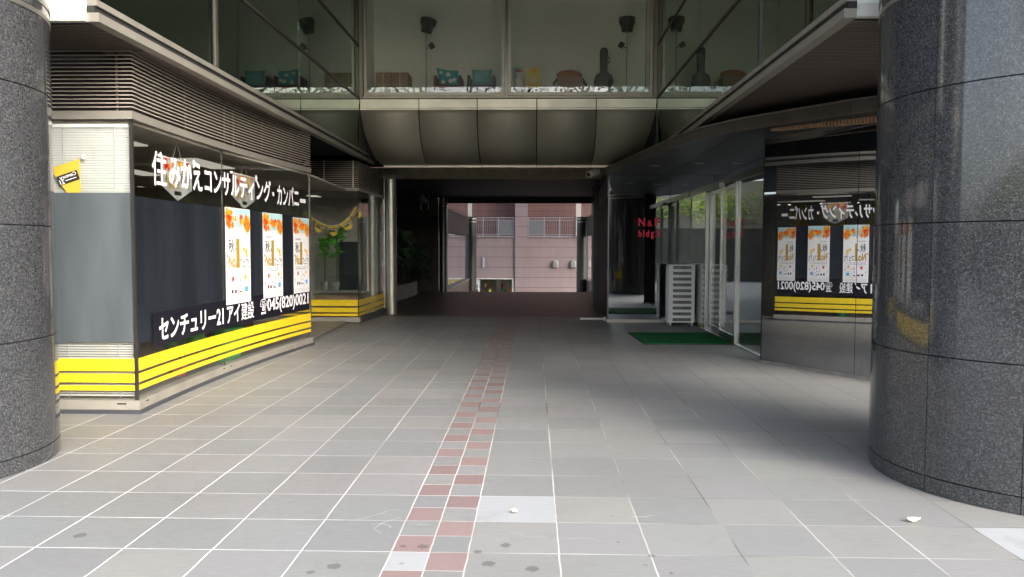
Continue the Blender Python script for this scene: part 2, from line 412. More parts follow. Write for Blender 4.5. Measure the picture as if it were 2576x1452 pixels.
# ------------------------------------------------------------------ mesh builder
class MB:
    def __init__(self): self.v, self.f, self.mi, self.cur, self.ch = [], [], [], 0, []
    def mark(self): self.ch.append((len(self.v), len(self.f)))
    def mat(self, i): self.cur = i; return self
    def add(self, vs, fs):
        self.mark(); n = len(self.v); self.v += [tuple(p) for p in vs]
        for f in fs: self.f.append(tuple(n + i for i in f)); self.mi.append(self.cur)
        return self
    def box(self, x0, x1, y0, y1, z0, z1):
        return self.hexa([(x0, y0), (x1, y0), (x1, y1), (x0, y1)], z0, z1)
    def hexa(self, poly, z0, z1):
        n = len(poly)
        vs = [(x, y, z0) for x, y in poly] + [(x, y, z1) for x, y in poly]
        fs = [tuple(range(n - 1, -1, -1)), tuple(range(n, 2 * n))] + [(i, (i + 1) % n, n + (i + 1) % n, n + i) for i in range(n)]
        return self.add(vs, fs)
    def xzprism(self, poly, y0, y1):
        n = len(poly)
        vs = [(x, y0, z) for x, z in poly] + [(x, y1, z) for x, z in poly]
        fs = [tuple(range(n)), tuple(range(2 * n - 1, n - 1, -1))] + [(n + i, n + (i + 1) % n, (i + 1) % n, i) for i in range(n)]
        return self.add(vs, fs)
    def obox(self, c, ax, ay, az):
        """box with centre c and half-axis vectors"""
        c, ax, ay, az = map(Vector, (c, ax, ay, az))
        vs = [c + ax * i + ay * j + az * k for k in (-1, 1) for j in (-1, 1) for i in (-1, 1)]
        return self.add(vs, [(0, 2, 3, 1), (4, 5, 7, 6), (0, 1, 5, 4), (2, 6, 7, 3), (0, 4, 6, 2), (1, 3, 7, 5)])
    def tube(self, pts, r, n=10, r1=None):
        pts = [Vector(p) for p in pts]; self.mark()
        base = len(self.v); k = len(pts)
        for i, p in enumerate(pts):
            d = (pts[min(i + 1, k - 1)] - pts[max(i - 1, 0)]).normalized()
            a = d.cross(Vector((0, 0, 1)) if abs(d.z) < 0.95 else Vector((1, 0, 0))).normalized(); b = d.cross(a)
            rr = r if r1 is None else r + (r1 - r) * i / max(1, k - 1)
            for j in range(n):
                w = 2 * math.pi * j / n
                self.v.append(tuple(p + (a * math.cos(w) + b * math.sin(w)) * rr))
        for i in range(k - 1):
            for j in range(n):
                self.f.append((base + i * n + j, base + i * n + (j + 1) % n, base + (i + 1) * n + (j + 1) % n, base + (i + 1) * n + j)); self.mi.append(self.cur)
        self.f.append(tuple(base + j for j in range(n - 1, -1, -1))); self.mi.append(self.cur)
        self.f.append(tuple(base + (k - 1) * n + j for j in range(n))); self.mi.append(self.cur)
        return self
    def lathe(self, cx, cy, prof, n=32):
        self.mark(); base = len(self.v); k = len(prof)
        for r, z in prof:
            for j in range(n):
                w = 2 * math.pi * j / n; self.v.append((cx + r * math.cos(w), cy + r * math.sin(w), z))
        for i in range(k - 1):
            for j in range(n):
                self.f.append((base + i * n + j, base + i * n + (j + 1) % n, base + (i + 1) * n + (j + 1) % n, base + (i + 1) * n + j)); self.mi.append(self.cur)
        for i in (0, k - 1):
            self.f.append(tuple(base + i * n + j for j in range(n))); self.mi.append(self.cur)
        return self
    def ball(self, c, rx, ry, rz, n=14, m=9):
        self.mark(); base = len(self.v)
        for i in range(m + 1):
            a = math.pi * i / m
            for j in range(n):
                w = 2 * math.pi * j / n
                self.v.append((c[0] + rx * math.sin(a) * math.cos(w), c[1] + ry * math.sin(a) * math.sin(w), c[2] + rz * math.cos(a)))
        for i in range(m):
            for j in range(n):
                self.f.append((base + i * n + j, base + (i + 1) * n + j, base + (i + 1) * n + (j + 1) % n, base + i * n + (j + 1) % n)); self.mi.append(self.cur)
        return self
    def each(self, name, mats, parent=None, smooth=False, bevel=0.0):
        """one object per added piece"""
        out = []
        for (v0, f0), (v1, f1) in zip(self.ch, self.ch[1:] + [(len(self.v), len(self.f))]):
            q = MB(); q.v = self.v[v0:v1]; q.f = [tuple(i - v0 for i in f) for f in self.f[f0:f1]]; q.mi = self.mi[f0:f1]
            out.append(q.build(name, mats, parent, smooth, bevel))
        return out
    def build(self, name, mats, parent=None, smooth=False, bevel=0.0):
        me = bpy.data.meshes.new(name)
        me.from_pydata(self.v, [], self.f)
        if isinstance(mats, str): mats = [mats]
        for k in mats: me.materials.append(M[k])
        for p, i in zip(me.polygons, self.mi): p.material_index = i
        if smooth:
            for p in me.polygons: p.use_smooth = True
        me.update()
        if smooth:
            me.set_sharp_from_angle(angle=R(35))
        o = bpy.data.objects.new(name, me); COL.objects.link(o)
        if parent is not None:
            o.parent = parent
            o.matrix_parent_inverse = parent.matrix_world.inverted() if parent.type != 'EMPTY' else Matrix.Translation(-parent.location)
        if bevel:
            b = o.modifiers.new("bevel", 'BEVEL'); b.width = bevel; b.segments = 2; b.limit_method = 'ANGLE'
        return o
def tag(o, label, cat, group=None):
    o["label"] = label; o["category"] = cat
    if group: o["group"] = group
    return o
def thing(name, loc, label, cat, group=None):
    o = bpy.data.objects.new(name, None); o.location = loc; COL.objects.link(o)
    o.empty_display_size = 0.2
    return tag(o, label, cat, group)
def struct(o, kind="structure"):
    o["kind"] = kind; return o

_txt = {}
def text_mesh(body, bold=0.0):
    """outline of a string as flat triangles: list of (x, y), faces, size box"""
    if (body, bold) in _txt: return _txt[(body, bold)]
    cu = bpy.data.curves.new("text", 'FONT'); cu.body = body; cu.size = 1.0; cu.offset = bold; cu.resolution_u = 3
    ob = bpy.data.objects.new("text", cu); COL.objects.link(ob)
    dg = bpy.context.evaluated_depsgraph_get()
    me = bpy.data.meshes.new_from_object(ob.evaluated_get(dg))
    vs = [(v.co.x, v.co.y) for v in me.vertices]; fs = [tuple(p.vertices) for p in me.polygons]
    bpy.data.objects.remove(ob); bpy.data.curves.remove(cu); bpy.data.meshes.remove(me)
    _txt[(body, bold)] = (vs, fs)
    return vs, fs
def put_text(mb, body, s0, s1, z0, z1, place, bold=0.0):
    vs, fs = text_mesh(body, bold)
    if not vs: return
    xs = [v[0] for v in vs]; ys = [v[1] for v in vs]
    a, b, c, d = min(xs), max(xs), min(ys), max(ys)
    mb.add([place(s0 + (x - a) / (b - a) * (s1 - s0), z0 + (y - c) / (d - c) * (z1 - z0)) for x, y in vs], fs)

# ------------------------------------------------------------------ ground
PAVE_Z = 0.0
struct(MB().add([(-30, -2.6, 0), (30, -2.6, 0), (30, 25.8, 0), (-30, 25.8, 0)], [(0, 1, 2, 3)]).build("paving", "paving"))
struct(MB().box(-30, 30, -2.82, -2.6, -0.16, 0.001).build("kerb", "concrete"))
struct(MB().add([(-400, -8.2, -0.15), (400, -8.2, -0.15), (400, -2.82, -0.15), (-400, -2.82, -0.15)], [(0, 1, 2, 3)]).build("road", "asphalt"))
struct(MB().add([(-3.66, 16.55, 0.004), (1.42, 16.55, 0.004), (1.9, 25.8, 0.004), (-4.5, 25.8, 0.004)], [(0, 1, 2, 3)]).build("passage_floor", "brown_paving"))
struct(MB().box(-30, 30, 25.5, 25.8, -3.0, -0.001).build("terrace_edge", "concrete"))
struct(MB().add([(-400, 25.8, -3.0), (400, 25.8, -3.0), (400, 400, -3.0), (-400, 400, -3.0)], [(0, 1, 2, 3)]).build("lower_ground", "asphalt"))
struct(MB().add([(-400, -400, -0.3), (400, -400, -0.3), (400, -8.2, -0.16), (-400, -8.2, -0.16)], [(0, 1, 2, 3)]).build("ground", "earth"))
# hairline cracks filled with white mortar beside the checker strip
cr = MB()
def crack(pts, w):
    for (a, b), (c, d) in zip(pts, pts[1:]):
        dx, dy = c - a, d - b; L = math.hypot(dx, dy); nx, ny = -dy / L * w, dx / L * w
        cr.add([(a - nx, b - ny, .003), (a + nx, b + ny, .003), (c + nx * .7, d + ny * .7, .003), (c - nx * .7, d - ny * .7, .003)], [(0, 1, 2, 3)])
crack([(-0.93, 4.135), (-0.90, 4.14), (-0.885, 4.17), (-0.83, 4.22), (-0.80, 4.27), (-0.74, 4.305)], 0.0022)
crack([(-0.83, 4.22), (-0.76, 4.215)], 0.0017)
crack([(-0.80, 4.05), (-0.79, 4.08), (-0.755, 4.12), (-0.71, 4.17)], 0.0022)
crack([(-0.84, 4.06), (-0.79, 4.075), (-0.735, 4.035), (-0.735, 4.01)], 0.0017)
crack([(-0.80, 4.05), (-0.815, 3.99), (-0.76, 3.93)], 0.0017)
crack([(-0.60, 4.06), (-0.53, 4.07)], 0.0028)
crack([(0.53, 4.22), (0.60, 4.225), (0.66, 4.255)], 0.0033)
crack([(-0.12, 3.97), (-0.03, 3.91), (0.07, 3.90)], 0.0017)
crack([(0.17, 3.89), (0.27, 3.895), (0.35, 3.86)], 0.0017)
struct(cr.build("paving_crack", "crack_white"))

# ------------------------------------------------------------------ granite columns
def granite_column(cx, cy, rad, label, joints, vj):
    t = thing("granite_column", (cx, cy, 0), label, "column", "granite columns in front of the passage")
    mb = MB()
    mb.mat(1).lathe(cx, cy, [(rad - .02, 0), (rad - .02, 6.5)], 64)
    mb.mat(0)
    zz = joints
    for z0, z1 in zip(zz, zz[1:]):
        for a0, a1 in zip(vj, vj[1:] + [vj[0] + 360]):
            n = max(3, int((a1 - a0) / 3)); g = math.degrees(.0022 / rad)
            A = [R(a0 + g + (a1 - a0 - 2 * g) * i / n) for i in range(n + 1)]
            zA, zB = z0 + .0035, z1 - .0035
            vs = []
            for w in A:
                c, s = math.cos(w), math.sin(w)
                vs += [(cx + rad * c, cy + rad * s, zA), (cx + rad * c, cy + rad * s, zB), (cx + (rad - .03) * c, cy + (rad - .03) * s, zA), (cx + (rad - .03) * c, cy + (rad - .03) * s, zB)]
            fs = []
            for i in range(n):
                p, q = 4 * i, 4 * i + 4
                fs += [(p, q, q + 1, p + 1), (p + 1, q + 1, q + 3, p + 3), (p, p + 2, q + 2, q)]
            fs += [(0, 1, 3, 2), (4 * n, 4 * n + 2, 4 * n + 3, 4 * n + 1)]
            mb.add(vs, fs)
    mb.build("shaft", ["granite", "granite_core"], t, smooth=True)
    for zb in (2.98, 3.07):
        MB().lathe(cx, cy, [(rad - .01, zb), (rad + .006, zb), (rad + .006, zb + .03), (rad - .01, zb + .03)], 96).build("metal_band", "steel", t, smooth=True)
    return t
granite_column(-4.27, 5.08, 1.0, "grey speckled granite column beside the yellow striped shop window", [0.0, .105, .84, 1.585, 2.48, 3.26, 4.1, 6.5], [30, 102, 174, 246, 318])
granite_column(3.25, 5.13, 1.0, "polished dark granite column beside the mirrored black wall", [0.0, .10, .82, 1.60, 2.38, 3.26, 4.1, 6.5], [-156.5 + 30 * k for k in range(12)])

# ------------------------------------------------------------------ estate agent's shop (left), its side wall gently curved
def W(y): return 0.01817289 * y * y - 0.30254474 * y - 2.21582541
def wall_pt(off): return lambda s, z: (W(s) + off, s, z)
def wstrip(mb, y0, y1, z0, z1, o0, o1, n=None):
    n = n or max(2, int((y1 - y0) / .35))
    Y = [y0 + (y1 - y0) * i / n for i in range(n + 1)]
    vs = []
    for y in Y: vs += [(W(y) + o0, y, z0), (W(y) + o1, y, z0), (W(y) + o1, y, z1), (W(y) + o0, y, z1)]
    fs = []
    for i in range(n):
        p, q = 4 * i, 4 * i + 4
        fs += [(p, p + 1, q + 1, q), (p + 1, p + 2, q + 2, q + 1), (p + 2, p + 3, q + 3, q + 2), (p + 3, p, q, q + 3)]
    fs += [(0, 3, 2, 1), (4 * n, 4 * n + 1, 4 * n + 2, 4 * n + 3)]
    return mb.add(vs, fs)
YA, YB = 6.75, 11.6
XF = W(YA)
shop = thing("corner_shop", (XF, YA, 0), "glass corner shop with white lettering and yellow window stripes", "shop")
pl = MB(); wstrip(pl, YA - .02, YB + .02, .035, .115, -.10, .025); pl.box(-7.2, XF - .1, YA - .02, YA + .10, .035, .115)
pl.build("plinth", "plinth", shop)
pl = MB(); wstrip(pl, YA - .035, YB + .035, .0, .034, -.10, .04); pl.box(-7.2, XF - .1, YA - .035, YA + .10, 0, .034)
pl.build("base_strip", "plinth_dark", shop)
vt = MB()
for y in (6.86, 8.70, 8.90, 11.45): vt.box(W(y) + .0252, W(y) + .0275, y, y + .05, .085, .095)
vt.box(XF - .17, XF - .09, YA - .0225, YA - .0202, .082, .094)
vt.each("drain_slot", "joint_dark", shop)
for y0, y1 in ((YA + .012, 8.80), (8.812, YB - .006)):
    g = MB(); wstrip(g, y0, y1, .116, 2.53, -.005, .005); g.build("window_pane", "shop_glass", shop)
MB().box(-7.1, XF - .012, YA - .005, YA + .005, .116, 2.53).build("window_pane", "shop_glass", shop)
MB().box(-7.1, W(YB) - .01, YB - .02, YB - .01, .116, 2.53).build("window_pane", "shop_glass", shop)
g = MB().box(XF - .018, XF + .006, YA - .006, YA + .018, .116, 2.53)
g.box(W(YB) - .008, W(YB) + .008, YB - .008, YB + .008, .116, 2.53)
g.box(W(8.806) - .006, W(8.806) + .006, 8.80, 8.812, .116, 2.53)
g.each("glazing_joint", "steel_dark", shop)
hb = MB(); wstrip(hb, YA - .03, YB + .02, 2.531, 2.60, -.08, .02); hb.box(-7.2, XF - .08, YA - .03, YA + .05, 2.531, 2.60)
hb.build("head_beam", "alu", shop)
lv = MB()
z = 2.635
for k in range(15):
    zc = 2.63 + k * .0335
    wstrip(lv, YA - .02, YB + .0, zc, zc + .0065, .004, .02)
    lv.box(-7.2, XF + .0035, YA - .02, YA - .004, zc, zc + .0065)
lv.build("louvre", "slat_metal", shop)
lp = MB()
for y in (7.9, 8.9, 9.15, 10.0, 10.9): lp.box(W(y) - .012, W(y) + .002, y, y + .012, 2.6005, 3.10)
lp.box(XF - .13, XF - .118, YA - .003, YA + .02, 2.6005, 3.1)
lp.each("louvre_post", "soffit_brown", shop)
lb = MB(); wstrip(lb, YA + .1, YB - .02, 2.601, 3.10, -.20, -.14); lb.box(-7.2, XF - .2, YA + .1, YA + .14, 2.601, 3.10); lb.box(-7.2, W(YB) - .2, YB - .1, YB - .02, 2.601, 3.1)
lb.build("louvre_backing", "slat_back", shop)
# shop interior
iw = MB().mat(0)
iw.box(-7.4, -7.3, YA + .02, 15.0, .04, 2.55)
iw.mat(1)
for y in (8.2, 9.7, 11.3): iw.box(-7.299, -7.28, y, y + .75, .04, 2.5)
iw.mat(0).box(-7.28, -5.2, 14.0, 14.1, .04, 2.55)
iw.build("interior_wall", ["shop_wall", "shop_yellow"], shop)
MB().hexa([(-7.3, YA + .03), (W(YA) - .03, YA + .03), (W(8.8) - .03, 8.8), (W(YB) - .03, YB - .03), (-3.5, 14.8), (-7.3, 14.8)], 2.50, 2.531).build("interior_ceiling", "shop_ceiling", shop)
MB().hexa([(-7.3, YA + .03), (W(YA) - .12, YA + .03), (W(8.8) - .12, 8.8), (W(YB) - .12, YB - .03), (-3.5, 14.8), (-7.3, 14.8)], .02, .05).build("interior_floor", "shop_floor", shop)
for (x, y) in ((-4.15, 7.6), (-4.15, 10.0), (-5.6, 8.6), (-5.6, 11.0)):
    MB().box(x - .15, x + .15, y - .6, y + .6, 2.485, 2.499).build("ceiling_light", "lamp_panel", shop)
for (x, y) in ((-6.9, 8.0), (-6.9, 9.3), (-6.9, 10.7), (-6.9, 12.0)):
    MB().lathe(x, y, [(.06, 2.49), (.06, 2.499)], 16).build("downlight", "downlight_glow", shop)
ip = MB()
for (x, y) in ((-4.6, 8.0), (-4.7, 8.45), (-4.9, 9.6)): ip.box(x - .025, x + .025, y - .025, y + .025, .05, 2.5)
ip.each("interior_post", "wood_post", shop)
ic = MB().box(-4.6, -4.0, 7.3, 11.2, .05, .72).box(-4.75, -3.95, 7.2, 11.3, .72, .75)
ic.build("counter", "wood_post", shop)
# films, stripes and lettering stuck on the panes
fm = MB(); wstrip(fm, YA + .05, 11.50, .60, 1.885, -.016, -.012); fm.build("dark_window_film", "dark_film", shop)
fm = MB().box(-7.1, XF - .02, YA + .009, YA + .012, .62, 1.91); fm.build("frosted_window_film", "frost_film", shop)
fm = MB(); wstrip(fm, 7.07, 11.54, .535, .845, .0058, .0072); fm.build("black_sign_band", "black_film", shop)
for z0, z1 in ((.37, .478), (.27, .347), (.20, .245)):
    s = MB(); wstrip(s, YA + .02, YB - .015, z0, z1, .0055, .0068)
    s.box(-7.1, XF - .02, YA - .0068, YA - .0055, z0, z1)
    s.build("yellow_stripe", "yellow_film", shop)
tx = MB()
P = wall_pt(.0085)
for body, a, b, z0, z1 in (("住", 7.12, 7.43, 2.005, 2.325), ("みかえ", 7.49, 8.27, 2.015, 2.315), ("コンサルティング", 8.33, 10.25, 2.015, 2.30), ("・", 10.29, 10.35, 2.11, 2.16), ("カンパニ", 10.45, 11.19, 2.0, 2.275), ("ー", 11.24, 11.43, 2.11, 2.14)):
    if body == "・": tx.add([P(a, z0), P(b, z0), P(b, z1), P(a, z1)], [(0, 1, 2, 3)])
    elif body == "ー": tx.add([P(a, 2.078), P(b, 2.078), P(b, 2.132), P(a, 2.132)], [(0, 1, 2, 3)])
    else: put_text(tx, body, a, b, z0, z1, P, .008 if body[0] in "住建☎" else .024)
tx.build("lettering", "lettering_white", shop)
tx = MB()
for body, a, b, z0, z1 in (("センチュリー21", 7.20, 8.775, .575, .785), ("アイ", 8.87, 9.24, .575, .785), ("建設", 9.28, 9.66, .575, .785), ("☎", 9.86, 10.06, .58, .79), ("045(820)0021", 10.08, 11.50, .575, .785)):
    put_text(tx, body, a, b, z0, z1, P, .008 if body[0] in "住建☎" else .024)
tx.build("lettering", "lettering_white", shop)

# venetian blind behind the front pane
bl = MB()
for k in range(108):
    zc = .14 + k * .0218
    bl.add([(-7.0, YA + .055, zc), (XF - .05, YA + .055, zc), (XF - .05, YA + .042, zc + .0178), (-7.0, YA + .042, zc + .0178)], [(0, 1, 2, 3)])
vb = thing("venetian_blind", (XF - .6, YA + .05, .13), "closed white venetian blind behind the shop front pane", "blind")
bl.build("slats", "blind_white", vb)
MB().box(-7.0, XF - .05, YA + .03, YA + .075, 2.47, 2.499).build("head_rail", "blind_white", vb)
cd = MB()
for x in (XF - .17, XF - .62): cd.box(x, x + .004, YA + .030, YA + .034, .13, 2.48)
cd.each("ladder_cord", "print_grey", vb)

# posters on the side pane
def maple(mb, place, cx, cz, r, rot):
    pts = []
    for i in range(14):
        a = rot + math.pi * 2 * i / 14
        rr = r * ((1.0 if i % 4 == 0 else .8) if i % 2 == 0 else .42)
        pts.append(place(cx + rr * math.cos(a), cz + rr * math.sin(a)))
    mb.add([place(cx, cz)] + pts, [(0, i + 1, (i + 1) % 14 + 1) for i in range(14)])
def poster_art(t, place_off, s0, s1, z0, z1, seed):
    """place_off(off) -> function(u in 0..1 across, v in 0..1 up)"""
    rnd = random.Random(seed)
    lay = [place_off(.0012 + .0007 * k) for k in range(6)]
    asp = (z1 - z0) / (s1 - s0)
    def sq(off):                                        # equal units: u,v in poster widths
        return lambda a, b: off(a, b / asp)
    H = asp
    a = MB(); P0 = lay[0]
    a.add([P0(.02, .80), P0(.98, .80), P0(.98, .995), P0(.02, .995)], [(0, 1, 2, 3)])
    a.build("printed_sky", "print_sky", t)
    L = MB()
    for k in range(96):                                  # a bough of maple leaves: from top left down to the right, and drifts at both sides
        w = rnd.random()
        if k < 60: x, y = .05 + .88 * w, H * (.975 - .12 * w) + rnd.uniform(-.10, .07)
        elif k < 80: x, y = rnd.uniform(.03, .30), H * rnd.uniform(.80, .97)
        else: x, y = rnd.uniform(.78, .97), H * rnd.uniform(.78, .92)
        x = min(.94, max(.06, x)); y = min(H - .06, y)
        L.mat(rnd.choice((0, 0, 0, 1, 2))); maple(L, sq(lay[1 + k % 3]), x, y, rnd.uniform(.06, .105), rnd.uniform(0, 6))
    for x, y, r in ((.06, .50, .04), (.94, .37, .035), (.10, .18, .035), (.92, .22, .04), (.68, .105, .045), (.27, .26, .08), (.78, .27, .085), (.10, .44, .03), (.5, .78, .03), (.42, .80, .035)):
        L.mat(rnd.choice((0, 1, 2))); maple(L, sq(lay[1]), x, y * H, r, rnd.uniform(0, 6))
    L.build("maple_print", ["print_orange", "print_yellow", "print_red"], t)
    T = MB(); P3 = lay[3]
    T.mat(0); put_text(T, "秋", .11, .34, .535, .675, P3, .012); put_text(T, "の", .36, .45, .54, .585, P3, .01)
    put_text(T, "フェア!!", .57, .95, .375, .465, P3, .014)
    put_text(T, "CENTURY21", .12, .46, .705, .728, P3, .0)
    T.mat(1); put_text(T, "No.", .11, .43, .375, .515, P3, .035); put_text(T, "1", .41, .55, .375, .68, P3, .02)
    T.mat(0); put_text(T, "日頃のご愛顧に感謝をこめて秋のフェアを開催いたします", .12, .90, .338, .356, P3, .0)
    put_text(T, "期間中ご成約のお客様へ素敵な賞品をプレゼント", .12, .90, .312, .331, P3, .0)
    T.mat(2)
    for q in ((.10, .90, .285, .288), (.10, .90, .085, .088)): T.add([P3(q[0], q[2]), P3(q[1], q[2]), P3(q[1], q[3]), P3(q[0], q[3])], [(0, 1, 2, 3)])
    for u in (.10, .892): T.add([P3(u, .088), P3(u + .008, .088), P3(u + .008, .285), P3(u, .285)], [(0, 1, 2, 3)])
    for k in range(3): T.add([P3(.05, .022 + .017 * k), P3(.95, .022 + .017 * k), P3(.95, .027 + .017 * k), P3(.05, .027 + .017 * k)], [(0, 1, 2, 3)])
    T.build("lettering", ["print_black", "print_gold", "print_grey"], t)
    G = MB(); P4 = lay[4]
    for u, v, w, h, m in ((.20, .112, .075, .04, 0), (.32, .112, .09, .032, 1), (.47, .112, .03, .035, 0), (.53, .112, .08, .018, 0), (.74, .115, .13, .055, 2), (.44, .17, .022, .03, 0), (.56, .168, .022, .035, 0),
                          (.56, .225, .03, .035, 0), (.66, .21, .022, .035, 0), (.44, .225, .03, .01, 0), (.72, .19, .14, .004, 0), (.64, .15, .03, .014, 0)):
        G.mat(m); G.add([P4(u, v), P4(u + w, v), P4(u + w, v + h), P4(u, v + h)], [(0, 1, 2, 3)])
    for u, v, r in ((.72, .57, .07), (.82, .545, .085), (.85, .50, .06)):      # plain ochre blob where the campaign picture is
        G.mat(3); maple(G, sq(P4), u, v * H, r, .4)
    G.build("gift_print", ["print_black", "chair_red", "print_blue", "print_yellow"], t)
for (a, b, z0, z1), lab in zip(((8.85, 9.565, .788, 1.895), (9.96, 10.60, .791, 1.882), (10.975, 11.53, .796, 1.858)),
                               ("autumn leaf fair poster on the shop pane, the one nearest the granite column",
                                "autumn leaf fair poster on the shop pane, between the two other posters",
                                "autumn leaf fair poster on the shop pane, at the far end of the lettering")):
    t = thing("poster", (W((a + b) / 2) + .012, (a + b) / 2, z0), lab, "poster", "autumn fair posters on the shop pane")
    p = MB(); wstrip(p, a, b, z0, z1, .0105, .0117); p.build("paper", "poster_paper", t)
    poster_art(t, lambda off, a=a, b=b, z0=z0, z1=z1: (lambda u, v: (W(a + (b - a) * u) + .0107 + off, a + (b - a) * u, z0 + (z1 - z0) * v)), a, b, z0, z1, 11)

# pennant banners hanging inside the pane
for (y0, y1, zt, zs, ztip), lab in zip(((7.72, 8.40, 2.33, 2.04, 1.915), (9.46, 10.2, 2.33, 2.04, 1.92)),
                                       ("white pointed banner hanging behind the large white lettering near the shop corner", "white pointed banner hanging behind the lettering above the posters")):
    ym = (y0 + y1) / 2; X = W(ym) - .16
    t = thing("hanging_banner", (X, ym, ztip), lab, "banner", "pointed banners inside the shop pane")
    MB().add([(X, y0, zt), (X, y0, zs), (X, ym, ztip), (X, y1, zs), (X, y1, zt), (X - .004, y0, zt), (X - .004, y0, zs), (X - .004, ym, ztip), (X - .004, y1, zs), (X - .004, y1, zt)],
             [(0, 1, 2, 3, 4), (9, 8, 7, 6, 5), (0, 5, 6, 1), (1, 6, 7, 2), (2, 7, 8, 3), (3, 8, 9, 4), (4, 9, 5, 0)]).build("cloth", "shaded_banner_cloth", t)
    pf = lambda o: (lambda s, z: (X + .001 + o, s, z))
    l = MB(); rnd = random.Random(3)
    for k in range(16):
        l.mat(rnd.choice((0, 1, 2))); maple(l, pf(.001 + .0006 * (k % 4)), rnd.uniform(y0 + .05, y1 - .05), zt - rnd.uniform(.02, .11), rnd.uniform(.03, .055), rnd.uniform(0, 6))
    l.build("maple_print", ["print_orange", "print_yellow", "print_red"], t)
    l = MB(); put_text(l, "秋の", y0 + .40, y1 - .06, 2.10, 2.20, pf(.002)); l.mat(1); put_text(l, "No.1", y0 + .08, y0 + .36, 2.03, 2.18, pf(.002), .02)
    l.mat(0); l.add([pf(.002)(ym - .08, 1.97), pf(.002)(ym + .08, 1.97), pf(.002)(ym + .08, 2.01), pf(.002)(ym - .08, 2.01)], [(0, 1, 2, 3)])
    l.build("lettering", ["print_black", "print_gold"], t)
    MB().tube([(X, y0 - .04, zt), (X, y1 + .04, zt)], .008).ball((X, y0 - .05, zt), .02, .02, .02).ball((X, y1 + .05, zt), .018, .018, .05).build("rod", "white_paint", t, smooth=True)
    MB().tube([(X, ym - .1, zt), (X, ym, 2.5), (X, ym + .1, zt)], .002, 5).build("string", "print_grey", t)

# yellow pennant on the front pane (seen from its back, lettering reversed as in the photo)
t = thing("pennant_flag", (-4.0, YA + .025, 1.9), "single yellow pennant stuck on the shop front pane above the frosted film", "pennant")
c = [(-4.16, 2.115), (-3.90, 2.20), (-3.89, 1.86), (-3.98, 1.86)]
MB().xzprism(c[::-1], YA + .0135, YA + .016).build("cloth", "bunting_yellow", t)
def tilt(cx, cz, ang, sx, sz, y, flip=1):
    ca, sa = math.cos(ang), math.sin(ang)
    return lambda u, v: (cx + flip * 0 + (u * ca * sx - v * sa * sz), y, cz + (u * sa * sx + v * ca * sz))
e = MB(); f = tilt(-4.0, 2.035, .32, .095, .042, YA + .0125); e.add([f(-1, -1), f(1, -1), f(1, 1), f(-1, 1)], [(0, 1, 2, 3)]); e.build("emblem", "print_black", t)
e = MB(); f2 = tilt(-4.0, 2.035, .32, .095, .042, YA + .0118)
put_text(e, "Century", .85, -.75, -.05, .85, f2, .015); put_text(e, "21", -.4, -.85, -.85, .1, f2, .015); e.add([f2(-.3, -.45), f2(.75, -.45), f2(.75, -.3), f2(-.3, -.3)], [(0, 1, 2, 3)])
e.build("lettering", "lettering_white", t)
MB().lathe(-3.86, YA + .02, [(.0, 2.2), (.0, 2.2)], 8)
s = MB().ball((-3.865, YA + .012, 2.215), .022, .006, .022); s.build("suction_cup", "globe_glass", t, smooth=True)

# ------------------------------------------------------------------ second glass bay, set back
Y2 = 14.9; X2 = -3.30
bay = thing("glass_bay", (X2, Y2, 0), "set back glass shop bay with yellow stripes, left of the round steel column", "shop")
side = [(X2, Y2), (-3.26, 17.25)]
def bstrip(mb, z0, z1, o0, o1, y0=Y2, y1=17.25):
    f = lambda y: X2 + (y - Y2) / 2.35 * .04
    return mb.hexa([(f(y0) + o0, y0), (f(y0) + o1, y0), (f(y1) + o1, y1), (f(y1) + o0, y1)], z0, z1)
b = MB().box(-6.4, X2 + .03, Y2 - .03, Y2 + .08, .03, .12); b.build("plinth", "plinth", bay)
b = MB(); bstrip(b, .03, .12, -.08, .03, Y2 + .081); b.box(-6.4, X2 + .02, Y2 - .01, Y2 + .06, 0, .03); bstrip(b, 0, .03, -.06, .02, Y2 + .061); b.build("base_strip", "plinth_dark", bay)
MB().box(-6.4, X2 - .01, Y2 - .005, Y2 + .005, .121, 2.50).build("window_pane", "shop_glass", bay)
b = MB(); bstrip(b, .121, 2.50, -.005, .005, Y2 + .01); b.build("window_pane", "door_glass", bay)
MB().box(X2 - .008, X2 + .006, Y2 - .006, Y2 + .008, .121, 2.5).each("glazing_joint", "joint_dark", bay)
b = MB().box(-6.4, X2 + .02, Y2 - .02, Y2 + .05, 2.501, 2.56); bstrip(b, 2.501, 2.56, -.06, .02, Y2 + .051); b.build("head_beam", "alu", bay)
b = MB()
for k in range(14):
    zc = 2.585 + k * .035
    b.box(-6.4, X2 + .01, Y2 - .01, Y2 + .006, zc, zc + .0065); bstrip(b, zc, zc + .0065, -.006, .01, Y2 + .0065)
b.build("louvre", "slat_metal", bay)
b = MB()
for x in (-3.95, X2 - .1): b.box(x, x + .02, Y2 + .0, Y2 + .03, 2.561, 3.08)
b.each("louvre_post", "slat_metal", bay)
b = MB().box(-6.4, X2 - .1, Y2 + .08, Y2 + .12, 2.561, 3.09); bstrip(b, 2.561, 3.09, -.13, -.1, Y2 + .13); b.build("louvre_backing", "slat_back", bay)
for z0, z1 in ((.335, .45), (.215, .30), (.145, .185)):
    b = MB().box(-6.4, X2 - .012, Y2 - .0068, Y2 - .0055, z0, z1); bstrip(b, z0, z1, .0055, .0068, Y2 + .012); b.build("yellow_stripe", "yellow_film", bay)
b = MB()
for dx in (0, .05, .09): b.box(-3.255 + dx, -3.235 + dx, 17.26, 17.30, 0, 3.08)
b.each("end_frame", "steel", bay)
iw = MB().box(-6.5, -3.4, 17.35, 17.45, .02, 2.5).box(-4.25, -3.75, 17.2, 17.34, .02, 2.5); iw.each("interior_wall", "shop_wall", bay)
